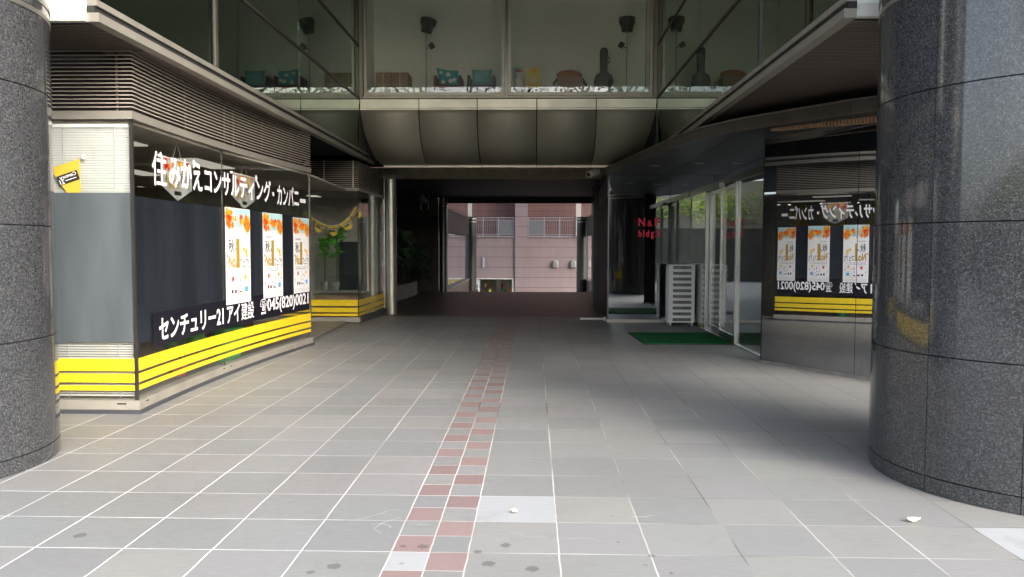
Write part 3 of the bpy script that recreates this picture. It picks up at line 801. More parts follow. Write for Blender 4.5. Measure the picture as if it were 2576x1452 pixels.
MB().box(-6.4, -3.36, 15.0, 17.3, 2.49, 2.50).build("interior_ceiling", "shop_ceiling", bay)
MB().box(-6.4, -3.40, 14.99, 17.3, .02, .05).build("interior_floor", "shop_floor", bay)
MB().box(-4.6, -4.4, 16.0, 16.4, 2.478, 2.489).build("ceiling_light", "lamp_panel", bay)
b = MB().box(-4.3, -3.45, 15.5, 16.1, .05, .48).box(-4.32, -3.43, 15.48, 16.12, .48, .51); b.build("counter", "wood_post", bay)
b = MB().box(-4.15, -3.34, Y2 + .10, Y2 + .105, .62, 1.52); b.build("clear_screen", "door_glass", bay)
MB().box(-3.93, -3.84, 17.16, 17.19, .95, 1.1).build("exit_sign", "exit_green", bay)
MB().box(X2 - .45, X2 - .05, Y2 + .30, Y2 + .34, .62, 1.55).build("notice_board", "dark_film", bay)

def leaf_blade(mb, p, d, L, w, droop=.3):
    d = Vector(d).normalized(); s = d.cross(Vector((0, 0, 1)))
    if s.length < .1: s = Vector((1, 0, 0))
    s.normalize(); p = Vector(p)
    m_ = p + d * L * .5 + Vector((0, 0, .02)); e = p + d * L - Vector((0, 0, L * droop))
    mb.add([p, m_ + s * w, e, m_ - s * w], [(0, 1, 2), (0, 2, 3)])
def pot_plant(name, loc, label, n, L, w, h, potmat="planter_stone", leafmat="leaf_bright", pr=.09, ph=.16, seed=1):
    rnd = random.Random(seed); x, y, z = loc
    t = thing(name, loc, label, "plant")
    MB().lathe(x, y, [(pr * .75, z), (pr, z + ph), (pr * .85, z + ph), (pr * .8, z + ph * .9)], 20).build("pot", potmat, t, smooth=True)
    s = MB().tube([(x, y, z + ph * .8), (x + .01, y, z + ph + h * .5), (x, y, z + ph + h)], .009, 6); s.build("stem", "stem", t)
    l = MB()
    for k in range(n):
        a = rnd.uniform(0, 6.28); q = rnd.random()
        leaf_blade(l, (x, y, z + ph + h * (.45 + .55 * q ** .5)), (math.cos(a), math.sin(a), rnd.uniform(.2, 1.2)), L * rnd.uniform(.6, 1.1), w, rnd.uniform(.1, .5))
    l.build("leaves", leafmat, t)
    return t
pot_plant("pot_plant", (-3.85, 7.0, .76), "green leafy plant behind the dark film at the shop corner", 50, .2, .05, 1.12, seed=4)
pot_plant("pot_plant", (-3.80, Y2 + .35, .62), "bright green plant in a pot behind the row of yellow flags", 60, .26, .05, .95, seed=5)
pot_plant("pot_plant", (-4.02, Y2 + .30, .62), "smaller bright green plant left of the taller one behind the yellow flags", 45, .2, .045, .8, seed=6)
pot_plant("pot_plant", (-3.85, 8.5, .05), "low spreading plant behind the yellow stripes under the sign band", 40, .35, .02, .22, "terracotta", "leaf_bright", .08, .12, 7)
pot_plant("pot_plant", (-3.75, 9.6, .05), "plant in a large green pot behind the yellow stripes under the posters", 30, .3, .04, .15, "green_pot", "leaf_bright", .20, .42, 8)

# bunting in the bay window: a cord with five flags
t = thing("bunting", (-3.75, Y2 + .02, 1.6), "string of yellow flags with black emblems across the set back glass bay", "bunting")
pts = [(-4.20, 2.06), (-3.99, 1.88), (-3.77, 1.80), (-3.56, 1.93), (-3.36, 2.16)]
cord = [(-4.32, 2.15)] + [(-4.10, 1.955), (-3.88, 1.845), (-3.66, 1.855), (-3.46, 2.03), (-3.345, 2.22)]
MB().tube([(x, Y2 + .0155, z) for x, z in cord], .004, 6).build("cord", "white_paint", t)
for k in range(5):
    (x0, z0), (x1, z1) = cord[k], cord[k + 1]
    dx, dz = x1 - x0, z1 - z0; L = math.hypot(dx, dz); ang = math.atan2(dz, dx)
    ux, uz = dx / L, dz / L; nx, nz = uz, -ux
    h = .20
    q = [(x0 + ux * .01, z0 + uz * .01), (x1 - ux * .01, z1 - uz * .01), (x1 - ux * .045 + nx * h * .8, z1 - uz * .045 + nz * h * .8), ((x0 + x1) / 2 + nx * h, (z0 + z1) / 2 + nz * h), (x0 + ux * .045 + nx * h * .8, z0 + uz * .045 + nz * h * .8)]
    fl = MB().xzprism(q[::-1], Y2 + .012, Y2 + .014).build("flag", "bunting_yellow", t)
    cx, cz = (x0 + x1) / 2 + nx * .085, (z0 + z1) / 2 + nz * .085
    e = MB(); f = tilt(cx, cz, ang, .07, .036, Y2 + .0112); e.add([f(-1, -1), f(1, -1), f(1, 1), f(-1, 1)], [(0, 1, 2, 3)])
    e.build("emblem", "print_black", fl)
    e = MB(); f = tilt(cx, cz, ang, .07, .036, Y2 + .0104); put_text(e, "Century", -.85, .85, -.1, .8, f, .02); put_text(e, "21", .35, .85, -.8, -.15, f, .02)
    e.build("lettering", "lettering_white", fl)

# round brushed steel column
t = thing("steel_column", (-3.07, 17.1, 0), "round brushed steel column at the mouth of the dark passage", "column")
MB().lathe(-3.07, 17.1, [(.115, 0), (.115, 2.9)], 40).build("shaft", "steel", t, smooth=True)
MB().box(-3.20, -2.94, 16.97, 17.23, 2.9, 3.11).build("cap", "soffit_brown", t)

# ------------------------------------------------------------------ upper storey bridging the passage
YC = 14.8
XL, XR = -3.23, 2.25
up_ = thing("upper_storey", (-.5, YC, 3.1), "upper storey of bronze metal and large panes bridging the passage", "building")
# fascia panels and curved soffit panels
jx = [XL, -2.13, -1.05, .05, 1.145, XR]
def bulge(u):                      # u 0..1 from fascia down and back
    a = u * math.pi / 2
    return (YC + 1.27 * (1 - math.cos(a)), 3.985 - .87 * math.sin(a))
for a, b in zip(jx, jx[1:]):
    MB().box(a + .009, b - .009, YC, YC + .08, 4.022, 4.18).build("fascia_panel", "fascia_metal", up_)
    MB().box(a + .009, b - .009, YC - .012, YC + .08, 3.985, 4.010).build("fascia_lip", "fascia_metal", up_)
for i, (a, b) in enumerate(zip(jx, jx[1:])):
    m_ = MB(); n = 14
    def xs(x, u):                  # the end edges lean in a little with the curve
        return x + (.18 * u if x == XL else -.3 * u if x == XR else 0)
    vs = []
    for k in range(n + 1):
        u = k / n; y, z = bulge(u); vs += [(xs(a, u) + .009, y, z), (xs(b, u) - .009, y, z)]
    m_.add(vs, [(2 * k, 2 * k + 1, 2 * k + 3, 2 * k + 2) for k in range(n)])
    o = m_.build("curved_soffit_panel", "panel_bronze", up_, smooth=True)
    sm = o.modifiers.new("thick", 'SOLIDIFY'); sm.thickness = .012; sm.offset = -1
m_ = MB(); vs = []
for k in range(15):
    u = k / 14; y, z = bulge(u); vs += [(XL, y + .02, z + .03), (XR, y + .02, z + .03)]
m_.add(vs, [(2 * k, 2 * k + 1, 2 * k + 3, 2 * k + 2) for k in range(14)]); m_.build("soffit_backing", "joint_dark", up_)
m_ = MB()
for a, b in zip(jx, jx[1:]): m_.box(a + .2 * (a == XL) + .005, b - .3 * (b == XR) - .005, YC + 1.27, YC + 1.33, 3.06, 3.115)
m_.build("soffit_lip", "fascia_metal", up_)
MB().box(XL + .02, XR - .02, YC + .04, YC + .10, 3.99, 4.199).build("fascia_backing", "joint_dark", up_)
# window frames and panes of the front
fr = MB()
fr.box(XL + .02, XR - .02, YC + .0, YC + .10, 4.20, 4.235)
fr.build("sill", "window_alu", up_)
for a, b in ((XL + .085, -.545), (-.475, XR - .085)):
    w = MB()
    w.box(a, b, YC - .02, YC + .06, 4.24, 4.30)
    w.box(a, a + .05, YC - .02, YC + .06, 4.301, 6.45); w.box(b - .05, b, YC - .02, YC + .06, 4.301, 6.45)
    wf = w.build("window_frame", "window_alu", up_)
    MB().box(a + .051, b - .051, YC + .015, YC + .025, 4.301, 6.44).build("pane", "room_glass", wf)
m_ = MB().box(-.54, -.48, YC + .03, YC + .08, 4.24, 6.45).box(XL + .02, XL + .065, YC - .0, YC + .06, 4.24, 6.45).box(XR - .065, XR - .02, YC - .0, YC + .06, 4.24, 6.45)
m_.each("mullion", "steel_dark", up_)
m_ = MB().box(XL + .002, XL + .062, YC - .03, YC + .02, 4.19, 6.45).box(XR - .062, XR - .002, YC - .03, YC + .02, 4.19, 6.45); m_.each("corner_post", "panel_bronze", up_)
m_ = MB().box(XL - .04, XL + .0, YC - .02, YC + 1.27, 3.10, 3.985); m_.build("corner_panel", "soffit_brown", up_)
m_ = MB().box(XR - .0, XR + .04, YC - .02, YC + 1.27, 3.10, 3.985); m_.build("corner_panel", "soffit_brown", up_)
# side glass walls on both sides of the court, with transoms and ledges
YF = 5.85
for sgn, X in ((1, XL), (-1, XR)):
    x0, x1 = sorted((X - .012 * sgn, X - .002 * sgn))
    prev = YF + .05
    for j in (8.1, 11.03, YC - .03):
        MB().box(x0, x1, prev + .004, j - .004, 3.27, 6.45).build("side_pane", "side_glass", up_); prev = j
    m_ = MB()
    a, b = sorted((X - .06 * sgn, X + .012 * sgn))
    for z in (4.165, 5.13): m_.box(a, b, YF + .06, YC - .035, z, z + .035)
    m_.box(a, b, 8.07, 8.13, 3.27, 6.45)
    m_.each("transom", "mullion_bronze", up_)
    a, b = sorted((X - .06 * sgn, X + .03 * sgn)); m_ = MB().box(a, b, YF, YC + 1.2, 3.10, 3.165); m_.build("ledge", "alu", up_)
    a, b = sorted((X - .06 * sgn, X + .0 * sgn)); m_ = MB().box(a, b, YF, YC + 1.2, 3.166, 3.215); m_.build("ledge_gap", "joint_dark", up_)
    a, b = sorted((X - .06 * sgn, X + .018 * sgn)); m_ = MB().box(a, b, YF, YC + 1.2, 3.216, 3.262); m_.build("ledge_rail", "alu", up_)
# pale front panels at both ends
def front_panel(poly):
    n = len(poly)
    for z0, z1, d, mt in ((3.10, 3.195, .03, "alu_pale"), (3.20, 6.4, .0, "white_paint")):
        m_ = MB()
        for (ax, ay), (bx, by) in zip(poly, poly[1:]):
            m_.hexa([(ax, ay - d), (bx, by - d), (bx, by + .06), (ax, ay + .06)], z0, z1)
        m_.build("front_panel", mt, up_)
front_panel([(-4.6, 5.25), (-3.62, 5.85), (-3.29, 5.85)])
front_panel([(2.31, 5.85), (2.75, 5.85), (3.6, 5.4)])
# soffits with fine slats
for x0, x1, y0, y1, z in ((-7.2, XL - .06, YF + .03, 6.72, 3.10), (XR + .06, 6.2, YF + .03, 13.2, 3.10)):
    m_ = MB(); y = y0
    while y < y1:
        m_.box(x0, x1, y, y + .032, z, z + .02); y += .05
    m_.build("soffit_slats", "soffit_brown", up_)
    MB().box(x0, x1, y0, y1, z + .025, z + .04).build("soffit_backing", "slat_back", up_)
vs = [(W(6.74 + .35 * k) - .25, 6.74 + .35 * k, 3.101) for k in range(15)] + [(XL - .061, 6.74 + .35 * k, 3.101) for k in range(14, -1, -1)]
MB().add(vs, [tuple(range(len(vs)))]).build("soffit_strip", "soffit_brown", up_)
# room behind the front windows
MB().box(-3.2, 2.2, 16.0, 16.1, 4.2, 6.48).box(-.55, -.28, 15.93, 15.999, 4.24, 6.47).box(-3.22, -3.19, YC + .13, 15.999, 4.24, 6.47).box(2.21, 2.24, YC + .13, 15.999, 4.24, 6.47).each("interior_wall", "room_wall", up_)
MB().box(-3.18, 2.2, YC + .13, 15.999, 6.44, 6.47).build("interior_ceiling", "room_wall", up_)
MB().box(-3.3, 2.3, YC + .12, 16.29, 4.15, 4.235).build("interior_floor", "room_floor", up_)
# storeys above: overhanging slab and tower, stretched back unseen to shut out sky light
MB().box(-14, 14, 4.3, 38, 6.5, 6.9).build("overhang_slab", "alu_pale", up_)
MB().box(-14, 14, 4.3, 38, 6.9, 12.5).build("tower_wall", "alu_pale", up_)
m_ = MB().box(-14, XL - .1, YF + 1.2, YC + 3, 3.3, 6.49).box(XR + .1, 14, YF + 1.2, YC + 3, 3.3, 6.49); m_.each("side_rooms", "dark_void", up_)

MB().box(4.9, 14, 8.6, 9.2, 0, 3.09).box(-14, -7.45, 7.2, 7.8, 0, 3.09).each("side_wing", "black_tile", up_)
# things standing behind the upper windows
def floor_lamp(x, y, tiltang, side, label):
    z = 4.236
    t = thing("floor_lamp", (x, y, z), label, "floor lamp", "floor lamps behind the upper windows")
    MB().lathe(x, y, [(.14, z), (.14, z + .02), (.02, z + .04)], 24).build("base", "lamp_brown", t, smooth=True)
    MB().tube([(x, y, z + .02), (x, y, 5.62)], .010, 8).build("pole", "steel", t, smooth=True)
    ca, sa = math.cos(tiltang), math.sin(tiltang)
    m_ = MB(); prof = [(.075, 0), (.105, .0), (.105, .05), (.115, .05), (.115, .12), (.135, .12), (.155, .17), (.155, .25)]
    m_.lathe(0, 0, prof, 28)
    m_.v = [(x + vx * ca + vz * sa, y + vy, 5.60 + vz * ca - vx * sa) for vx, vy, vz in m_.v]
    m_.build("lamp_shade", "lamp_brown", t, smooth=True)
    m_ = MB().tube([(x, y, 5.28), (x + side * .06, y - .02, 5.30)], .008, 6)
    m_.obox((x + side * .11, y - .03, 5.33), (.04, 0, .028 * side), (0, .04, 0), (-.028 * side, 0, .04)); m_.build("spotlight", "lamp_brown", t)
floor_lamp(-2.09, 15.55, .22, 1, "floor lamp with a tilted brown stepped shade behind the left upper window")
floor_lamp(1.78, 15.55, 0.0, -1, "floor lamp with a level brown stepped shade behind the right upper window")
def cushion(x, y, z, w, h, tl, mat, label, deco=False):
    t = thing("cushion", (x, y, z), label, "cushion", "cushions on the chairs upstairs")
    m_ = MB(); n = 8; vs = []
    for s in (-1, 1):
        for i in range(n + 1):
            for j in range(n + 1):
                u, v = i / n * 2 - 1, j / n * 2 - 1
                th = .07 * math.sqrt(max(0, (1 - u ** 4) * (1 - v ** 4)))
                pin = 1 - .10 * (1 - abs(u) ** 2) * (abs(v) > .99) - .0
                vs.append((x + u * w / 2 * (1 - .08 * (1 - v * v)) + v * tl, y + s * th, z + h / 2 + v * h / 2 * (1 - .12 * (1 - u * u)) + u * tl))
    k = (n + 1) ** 2
    fs = []
    for i in range(n):
        for j in range(n):
            q = i * (n + 1) + j
            fs += [(q, q + n + 1, q + n + 2, q + 1), (k + q, k + q + 1, k + q + n + 2, k + q + n + 1)]
    m_.add(vs, fs); m_.build("cover", mat, t, smooth=True)
    if deco:
        d = MB(); pf = lambda s, zz: (s, y - .078, zz)
        for a, b, r in ((-.14, .24, .05), (.12, .1, .06), (-.1, .06, .06)): maple(d, pf, x + a, z + b, r, .3)
        for a, b in ((.0, .2), (.05, .08)): d.add([pf(x + a + .045 * math.cos(q * .63), z + b + .04 * math.sin(q * .63)) for q in range(10)], [tuple(range(10))])
        d.build("shell_print", "cream", t)
def armchair(x, y, mat, label):
    t = thing("armchair", (x, y, 4.236), label, "chair", "armchairs behind the left upper window")
    z = 4.236
    MB().box(x - .26, x + .26, y - .25, y + .25, z + .22, z + .34).build("seat", mat, t, bevel=.03)
    MB().box(x - .24, x + .24, y + .18, y + .27, z + .30, z + .50).build("backrest", mat, t, bevel=.03)
    for s in (-1, 1):
        MB().box(x + s * .24 - .03, x + s * .24 + .03, y - .22, y + .26, z + .22, z + .53).build("armrest", mat, t, bevel=.02)
        for q in (-1, 1): MB().tube([(x + s * .2, y + q * .2, z), (x + s * .2, y + q * .2, z + .23)], .018, 8).build("leg", "lamp_brown", t)
armchair(-1.67, 15.7, "chair_red", "dark red armchair behind the left upper window")
armchair(-1.02, 15.7, "chair_grey", "grey armchair behind the left upper window")
cushion(-1.66, 15.58, 4.58, .43, .32, -.03, "teal_bright", "teal cushion with shells and starfish on the dark red armchair", True)
cushion(-1.01, 15.58, 4.58, .41, .31, .0, "teal_plain", "plain pale turquoise cushion on the grey armchair")
for (a, b, z0, z1, lab) in ((-3.05, -2.75, 4.236, 4.80, "brown cardboard box at the left edge of the left upper window"), (-2.74, -2.42, 4.236, 4.80, "brown cardboard box with a pale tape, right of another box")):
    t = thing("cardboard_box", ((a + b) / 2, 15.6, z0), lab, "box", "cardboard boxes behind the left upper window")
    MB().box(a, b, 15.4, 15.9, z0, z1).build("carton", "cardboard", t, bevel=.006)
    m_ = MB().box(a + .0, b - .0, 15.396, 15.399, 4.56, 4.575).box((a + b) / 2 - .015, (a + b) / 2 + .015, 15.394, 15.3955, z0, z1); m_.build("tape", "tape", t)
for x0, x1, mt, lab in ((-.42, -.20, "card_blue", "blue picture card leaning behind the right upper window"), (-.16, .14, "card_yellow", "yellow picture card leaning behind the right upper window")):
    t = thing("picture_card", ((x0 + x1) / 2, 15.5, 4.236), lab, "picture")
    MB().box(x0, x1, 15.5, 15.515, 4.50, 4.92).build("card", "cream", t)
    MB().box(x0 + .02, x1 - .02, 15.496, 15.499, 4.52, 4.90).build("print", mt, t)
    m_ = MB(); pf = lambda s, zz: (s, 15.494, zz)
    m_.mat(0); maple(m_, pf, (x0 + x1) / 2, 4.66, .09, .2); m_.mat(1); maple(m_, pf, (x0 + x1) / 2, 4.84, .05, 1.2); m_.build("motif", ["cream", "print_orange"], t)
    MB().box(x0 + .03, x1 - .03, 15.52, 15.6, 4.236, 4.50).build("stand", "lamp_brown", t)
t = thing("soft_toy", (-.29, 15.4, 4.236), "small white soft toy with a red cap in front of the picture cards", "toy")
MB().ball((-.29, 15.38, 4.60), .10, .08, .13).ball((-.29, 15.38, 4.74), .075, .07, .07).box(-.36, -.22, 15.33, 15.43, 4.236, 4.50).build("body", "cream", t, smooth=True)
MB().ball((-.29, 15.38, 4.79), .06, .06, .04).build("cap", "red_cap", t, smooth=True)
t = thing("open_carton", (.68, 15.6, 4.236), "open brown carton with a basket on it behind the right upper window", "box")
m_ = MB().box(.45, .92, 15.4, 15.8, 4.236, 4.71)
m_.add([(.45, 15.4, 4.71), (.36, 15.4, 4.60), (.36, 15.8, 4.60), (.45, 15.8, 4.71)], [(0, 1, 2, 3)]); m_.add([(.92, 15.4, 4.71), (1.02, 15.4, 4.56), (1.02, 15.8, 4.56), (.92, 15.8, 4.71)], [(0, 1, 2, 3)])
m_.build("carton", "cardboard", t)
t = thing("basket", (.68, 15.6, 4.72), "flat orange woven basket lying on the open brown carton", "basket")
m_ = MB().lathe(0, 0, [(.20, 0), (.25, .06), (.25, .09), (.19, .13), (.10, .15)], 28)
m_.v = [(.68 + a, 15.6 + b * .6, 4.712 + c) for a, b, c in m_.v]; m_.build("weave", "basket", t, smooth=True)
t = thing("guitar_case", (1.32, 15.45, 4.236), "black guitar case standing upright behind the right upper window", "guitar case")
prof = [(-.20, 4.236), (-.21, 4.40), (-.16, 4.52), (-.19, 4.62), (-.15, 4.74), (-.065, 4.79), (-.075, 5.20), (-.05, 5.255), (.05, 5.255), (.075, 5.20), (.065, 4.79), (.15, 4.74), (.19, 4.62), (.16, 4.52), (.21, 4.40), (.20, 4.236)]
MB().xzprism([(1.33 + a, b) for a, b in prof], 15.38, 15.52).build("shell", "guitar_black", t, bevel=.02)
h_ = MB().tube([(1.41, 15.37, 4.95), (1.43, 15.33, 4.98), (1.43, 15.33, 5.04), (1.41, 15.37, 5.07)], .01, 6); h_.build("handle", "guitar_black", t)

# ------------------------------------------------------------------ entrance canopy with curved edge
can = thing("entrance_canopy", (2.0, 13, 2.82), "dark curved canopy over the glass entrance", "canopy")
edge = [(1.40, 15.42), (1.47, 14.9), (1.60, 13.9), (1.74, 12.9), (1.86, 12.0), (1.98, 11.1), (2.14, 10.3), (2.42, 9.65), (2.82, 9.05), (3.3, 8.4), (3.9, 7.75), (4.8, 7.1)]
poly = edge + [(6.4, 7.1), (6.4, 15.42)]
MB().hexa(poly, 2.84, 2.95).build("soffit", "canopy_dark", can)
m_ = MB()
for (ax, ay), (bx, by) in zip(edge, edge[1:]):
    dx, dy = bx - ax, by - ay; L = math.hypot(dx, dy); nx, ny = dy / L * .03, -dx / L * .03
    m_.hexa([(ax, ay), (ax + nx, ay + ny), (bx + nx, by + ny), (bx, by)], 2.835, 2.965)
m_.build("edge_band", "canopy_edge", can)
m_ = MB()
for (ax, ay), (bx, by) in zip(edge, edge[1:]):
    dx, dy = bx - ax, by - ay; L = math.hypot(dx, dy); nx, ny = dy / L * .045, -dx / L * .045
    m_.hexa([(ax, ay), (ax + nx, ay + ny), (bx + nx, by + ny), (bx, by)], 2.967, 2.985)
m_.build("edge_trim", "canopy_trim", can)
for x, y in ((2.05, 13.6), (2.72, 13.2)):
    m_ = MB().lathe(x, y, [(.07, 2.832), (.085, 2.832), (.085, 2.839), (.07, 2.839)], 24); m_.build("downlight_ring", "steel", can)
m_ = MB()
m_.box(2.5, 2.51, 9.8, 15.40, 2.836, 2.839)
m_.build("ceiling_joint", "joint_dark", can)
m_ = MB()
for k in range(70):
    a = k / 70; x = 2.70 + 1.9 * a; y = 9.28 - 2.0 * a
    m_.obox((x + .07, y + .07, 2.815 - .05 * a), (.0095, -.0105, 0), (.02, .02, 0), (0, 0, .012 + .045 * a))
m_.build("timber_slat", "wood_warm", can)

# mirrored black wall, set diagonally
A, B_ = Vector((2.89, 10.09, 0)), Vector((3.67, 8.74, 0))
dirw = (B_ - A).normalized(); nrm = Vector((dirw.y, -dirw.x, 0))   # points to the back
if nrm.x < 0: nrm = -nrm
mw = thing("mirrored_wall", tuple((A + B_) / 2), "polished black wall mirroring the shop lettering, beside the right granite column", "wall")
LW = (B_ - A).length; SAG = .018; RW = LW * LW / (8 * SAG)
_c, _s = math.cos(R(1.0)), math.sin(R(1.0))
dirw = Vector((_c * dirw.x - _s * dirw.y, _s * dirw.x + _c * dirw.y, 0)); nrm = Vector((_c * nrm.x - _s * nrm.y, _s * nrm.x + _c * nrm.y, 0))
def wp(s_, o_):                     # point at arc position s_ along the wall, o_ behind its face (bowed gently towards the court)
    b = -SAG + RW - math.sqrt(RW * RW - (s_ - LW / 2) ** 2)
    p = A + dirw * s_ + nrm * (b + o_)
    return (p.x, p.y)
def wpan(s0, s1, z0, z1, o0, o1, n=24):
    S = [s0 + (s1 - s0) * k / n for k in range(n + 1)]
    vs = []
    for q in S:
        f, g = wp(q, o0), wp(q, o1); vs += [f + (z0,), f + (z1,), g + (z0,), g + (z1,)]
    fs = []
    for k in range(n):
        p, q = 4 * k, 4 * k + 4
        fs += [(p, q, q + 1, p + 1), (p + 2, p + 3, q + 3, q + 2), (p + 1, q + 1, q + 3, p + 3), (p, p + 2, q + 2, q)]
    fs += [(0, 1, 3, 2), (4 * n, 4 * n + 2, 4 * n + 3, 4 * n + 1)]
    return MB().add(vs, fs)
for s0, s1 in ((0, 1.36), (1.366, 2.5)):
    wpan(s0, s1, .035, 2.83, 0, .04).build("stone_panel", "mirror_stone", mw, smooth=True)
wpan(-.03, 2.5, 0.0, .034, -.012, .3).build("base_strip", "planter_stone", mw)
wpan(.03, 2.5, .04, 2.82, .05, .3).build("core", "joint_dark", mw)
wpan(-.02, -.001, .035, 2.83, .0, .3, 2).build("end_panel", "canopy_dark", mw)

# entrance: glazed side with sliding door and steel frames
XD = 3.03
ent = thing("entrance_glazing", (XD, 13, 0), "glazed side of the entrance with sliding glass doors and steel posts", "entrance")
MB().box(XD - .03, XD + .03, 10.2, 15.38, 0, .02).build("threshold", "door_steel", ent)
MB().box(XD - .04, XD + .04, 10.2, 15.38, 2.44, 2.53).build("head_rail", "steel_dark", ent)
for a, b in ((10.2, 12.4), (12.41, 13.9), (13.91, 15.38)): MB().box(XD - .006, XD + .006, a, b, 2.532, 2.835).build("transom_pane", "screen_glass", ent)
MB().box(XD - .006, XD + .006, 10.2, 11.86, .021, 2.439).build("fixed_pane", "door_glass", ent)
MB().box(XD - .006, XD + .006, 14.05, 15.38, .021, 2.439).build("fixed_pane", "door_glass", ent)
for y in (11.92, 13.99): MB().box(XD - .035, XD + .035, y - .035, y + .035, .021, 2.439).build("post", "door_steel", ent)
for a, b, dx in ((11.97, 12.95, -.0), (12.90, 13.93, .05)):
    d = MB().box(XD - .02 + dx, XD + .02 + dx, a, a + .045, .03, 2.42).box(XD - .02 + dx, XD + .02 + dx, b - .045, b, .03, 2.42).box(XD - .02 + dx, XD + .02 + dx, a + .046, b - .046, .03, .13).box(XD - .02 + dx, XD + .02 + dx, a + .046, b - .046, 2.36, 2.42)
    dr = d.build("door", "door_steel", ent)
    MB().box(XD - .004 + dx, XD + .004 + dx, a + .045, b - .045, .13, 2.36).build("pane", "door_glass", dr)
MB().box(XD - .10, XD - .041, 12.6, 12.72, 2.40, 2.47).build("door_sensor", "white_paint", ent)

# glass screen facing the court
YG = 15.44
scr = thing("glass_screen", (1.46, YG, 0), "reflecting glass screen with red letters beside the drawer units", "glass wall")
for a, b in ((1.46, 2.62), (2.63, 3.9), (3.91, 6.3)): MB().box(a, b, YG - .006, YG + .006, .055, 2.838).build("pane", "screen_glass", scr)
MB().box(1.42, 6.3, YG - .03, YG + .03, 0, .054).build("base_rail", "steel", scr)
MB().box(1.435, 1.459, YG - .02, YG + .02, .055, 2.838).build("edge_frame", "steel_dark", scr)
m_ = MB(); pf = lambda s, z: (s, YG - .008, z)
for ch, a, b, z0, z1 in (("N", 2.02, 2.15, 1.86, 2.02), ("&", 2.19, 2.29, 1.86, 1.975), ("F", 2.335, 2.44, 1.86, 2.02), ("b", 2.02, 2.09, 1.655, 1.79), ("l", 2.115, 2.14, 1.655, 1.79), ("d", 2.165, 2.235, 1.655, 1.79), ("g", 2.26, 2.33, 1.615, 1.755), (".", 2.352, 2.374, 1.655, 1.68), ("1", 2.395, 2.44, 1.655, 1.80)):
    put_text(m_, ch, a, b, z0, z1, pf, .03)
m_.build("lettering", "red_letter", scr)
ib = thing("lobby", (4, 17.5, 0), "dark lobby behind the glass screen", "room")
MB().box(1.5, 6.3, 20.0, 20.1, 0, 2.83).box(6.3, 6.4, 9.0, 20.1, 0, 2.83).build("back_wall", "black_tile", ib)
MB().box(1.46, 6.4, 15.47, 20.1, 2.84, 2.95).build("ceiling", "canopy_dark", ib)
t = thing("lobby_pier", (2.72, 18.7, 0), "square black pier seen through the glass screen under the red letters", "pier")
MB().box(2.44, 2.98, 18.5, 18.95, .06, 2.83).build("shaft", "black_tile", t); MB().box(2.38, 3.04, 18.44, 19.0, 0, .06).build("foot", "steel_dark", t)

# ------------------------------------------------------------------ entrance objects
mt_ = thing("doormat", (2.3, 12.7, 0), "green doormat with black rim in front of the glass doors", "mat")
c4 = [(1.60, 13.49), (3.01, 13.53), (3.02, 11.92), (1.66, 11.86)]
cx = sum(p[0] for p in c4) / 4; cy = sum(p[1] for p in c4) / 4
ins = [(x + (cx - x) * .03, y + (cy - y) * .03) for x, y in c4]
MB().hexa(c4[::-1], .002, .008).build("rim", "rubber_black", mt_)
MB().hexa(ins[::-1], .0085, .016).build("pile", "mat_green", mt_)

def drawer_unit(x0, x1, y0, label):
    dpt = .34; z0, z1 = .065, 1.135
    t = thing("drawer_unit", ((x0 + x1) / 2, y0 + dpt / 2, 0), label, "drawer unit", "white drawer units by the glass doors")
    f = MB().box(x0, x0 + .022, y0 + .012, y0 + dpt, z0, z1).box(x1 - .022, x1, y0 + .012, y0 + dpt, z0, z1).box(x0 + .022, x1 - .022, y0 + .012, y0 + dpt, z0, z0 + .02).box(x0 + .022, x1 - .022, y0 + .012, y0 + dpt, z1 - .02, z1).box(x0 + .022, x1 - .022, y0 + dpt - .01, y0 + dpt, z0 + .02, z1 - .02)
    f.build("cabinet", "drawer_white", t)
    n = 10; ph = (z1 - z0) / n
    for k in range(n):
        a = z0 + k * ph + .004; b = z0 + (k + 1) * ph - .004
        d = MB(); wx0, wx1 = x0 + .075, x1 - .06; wz0, wz1 = a + .025, b - .018
        for q in ((x0 + .001, wx0, a, b), (wx1, x1 - .001, a, b), (wx0, wx1, a, wz0), (wx0, wx1, wz1, b)): d.box(q[0], q[1], y0 - .006, y0 + .010, q[2], q[3])
        d.box(x0 - .012, x0 - .0005, y0 - .006, y0 + dpt - .05, a, a + .018)
        dr = d.build("drawer", "drawer_white", t)
        MB().box(wx0, wx1, y0 + .004, y0 + .008, wz0, wz1).build("window", "drawer_window", dr)
    for sx in (x0 + .04, x1 - .04):
        for sy in (y0 + .04, y0 + dpt - .04):
            c = MB().lathe(0, 0, [(.028, -.012), (.028, .012)], 16)
            c.v = [(sx + c_, sy + a_, .029 + b_) for a_, b_, c_ in c.v]; c.box(sx - .016, sx + .016, sy - .012, sy + .012, .045, .0649)
            c.build("caster", "drawer_white", t)
drawer_unit(2.50, 2.975, 14.72, "white ten drawer plastic unit standing outside the glass door")
drawer_unit(3.05, 3.52, 14.80, "white ten drawer plastic unit behind the glass side, right of its twin")
# low bar added in place of a streak of light beside the screen
t = thing("light_streak_bar", (1.2, 15.75, 0), "thin pale bar standing in for a streak of light on the paving beside the glass screen corner", "bar")
MB().tube([(.93, 15.8, .03), (1.43, 15.8, .03)], .022, 10).build("rod", "alu_pale", t, smooth=True)
MB().lathe(1.42, 15.8, [(.035, 0), (.035, .07)], 14).build("end_cap", "alu_pale", t)

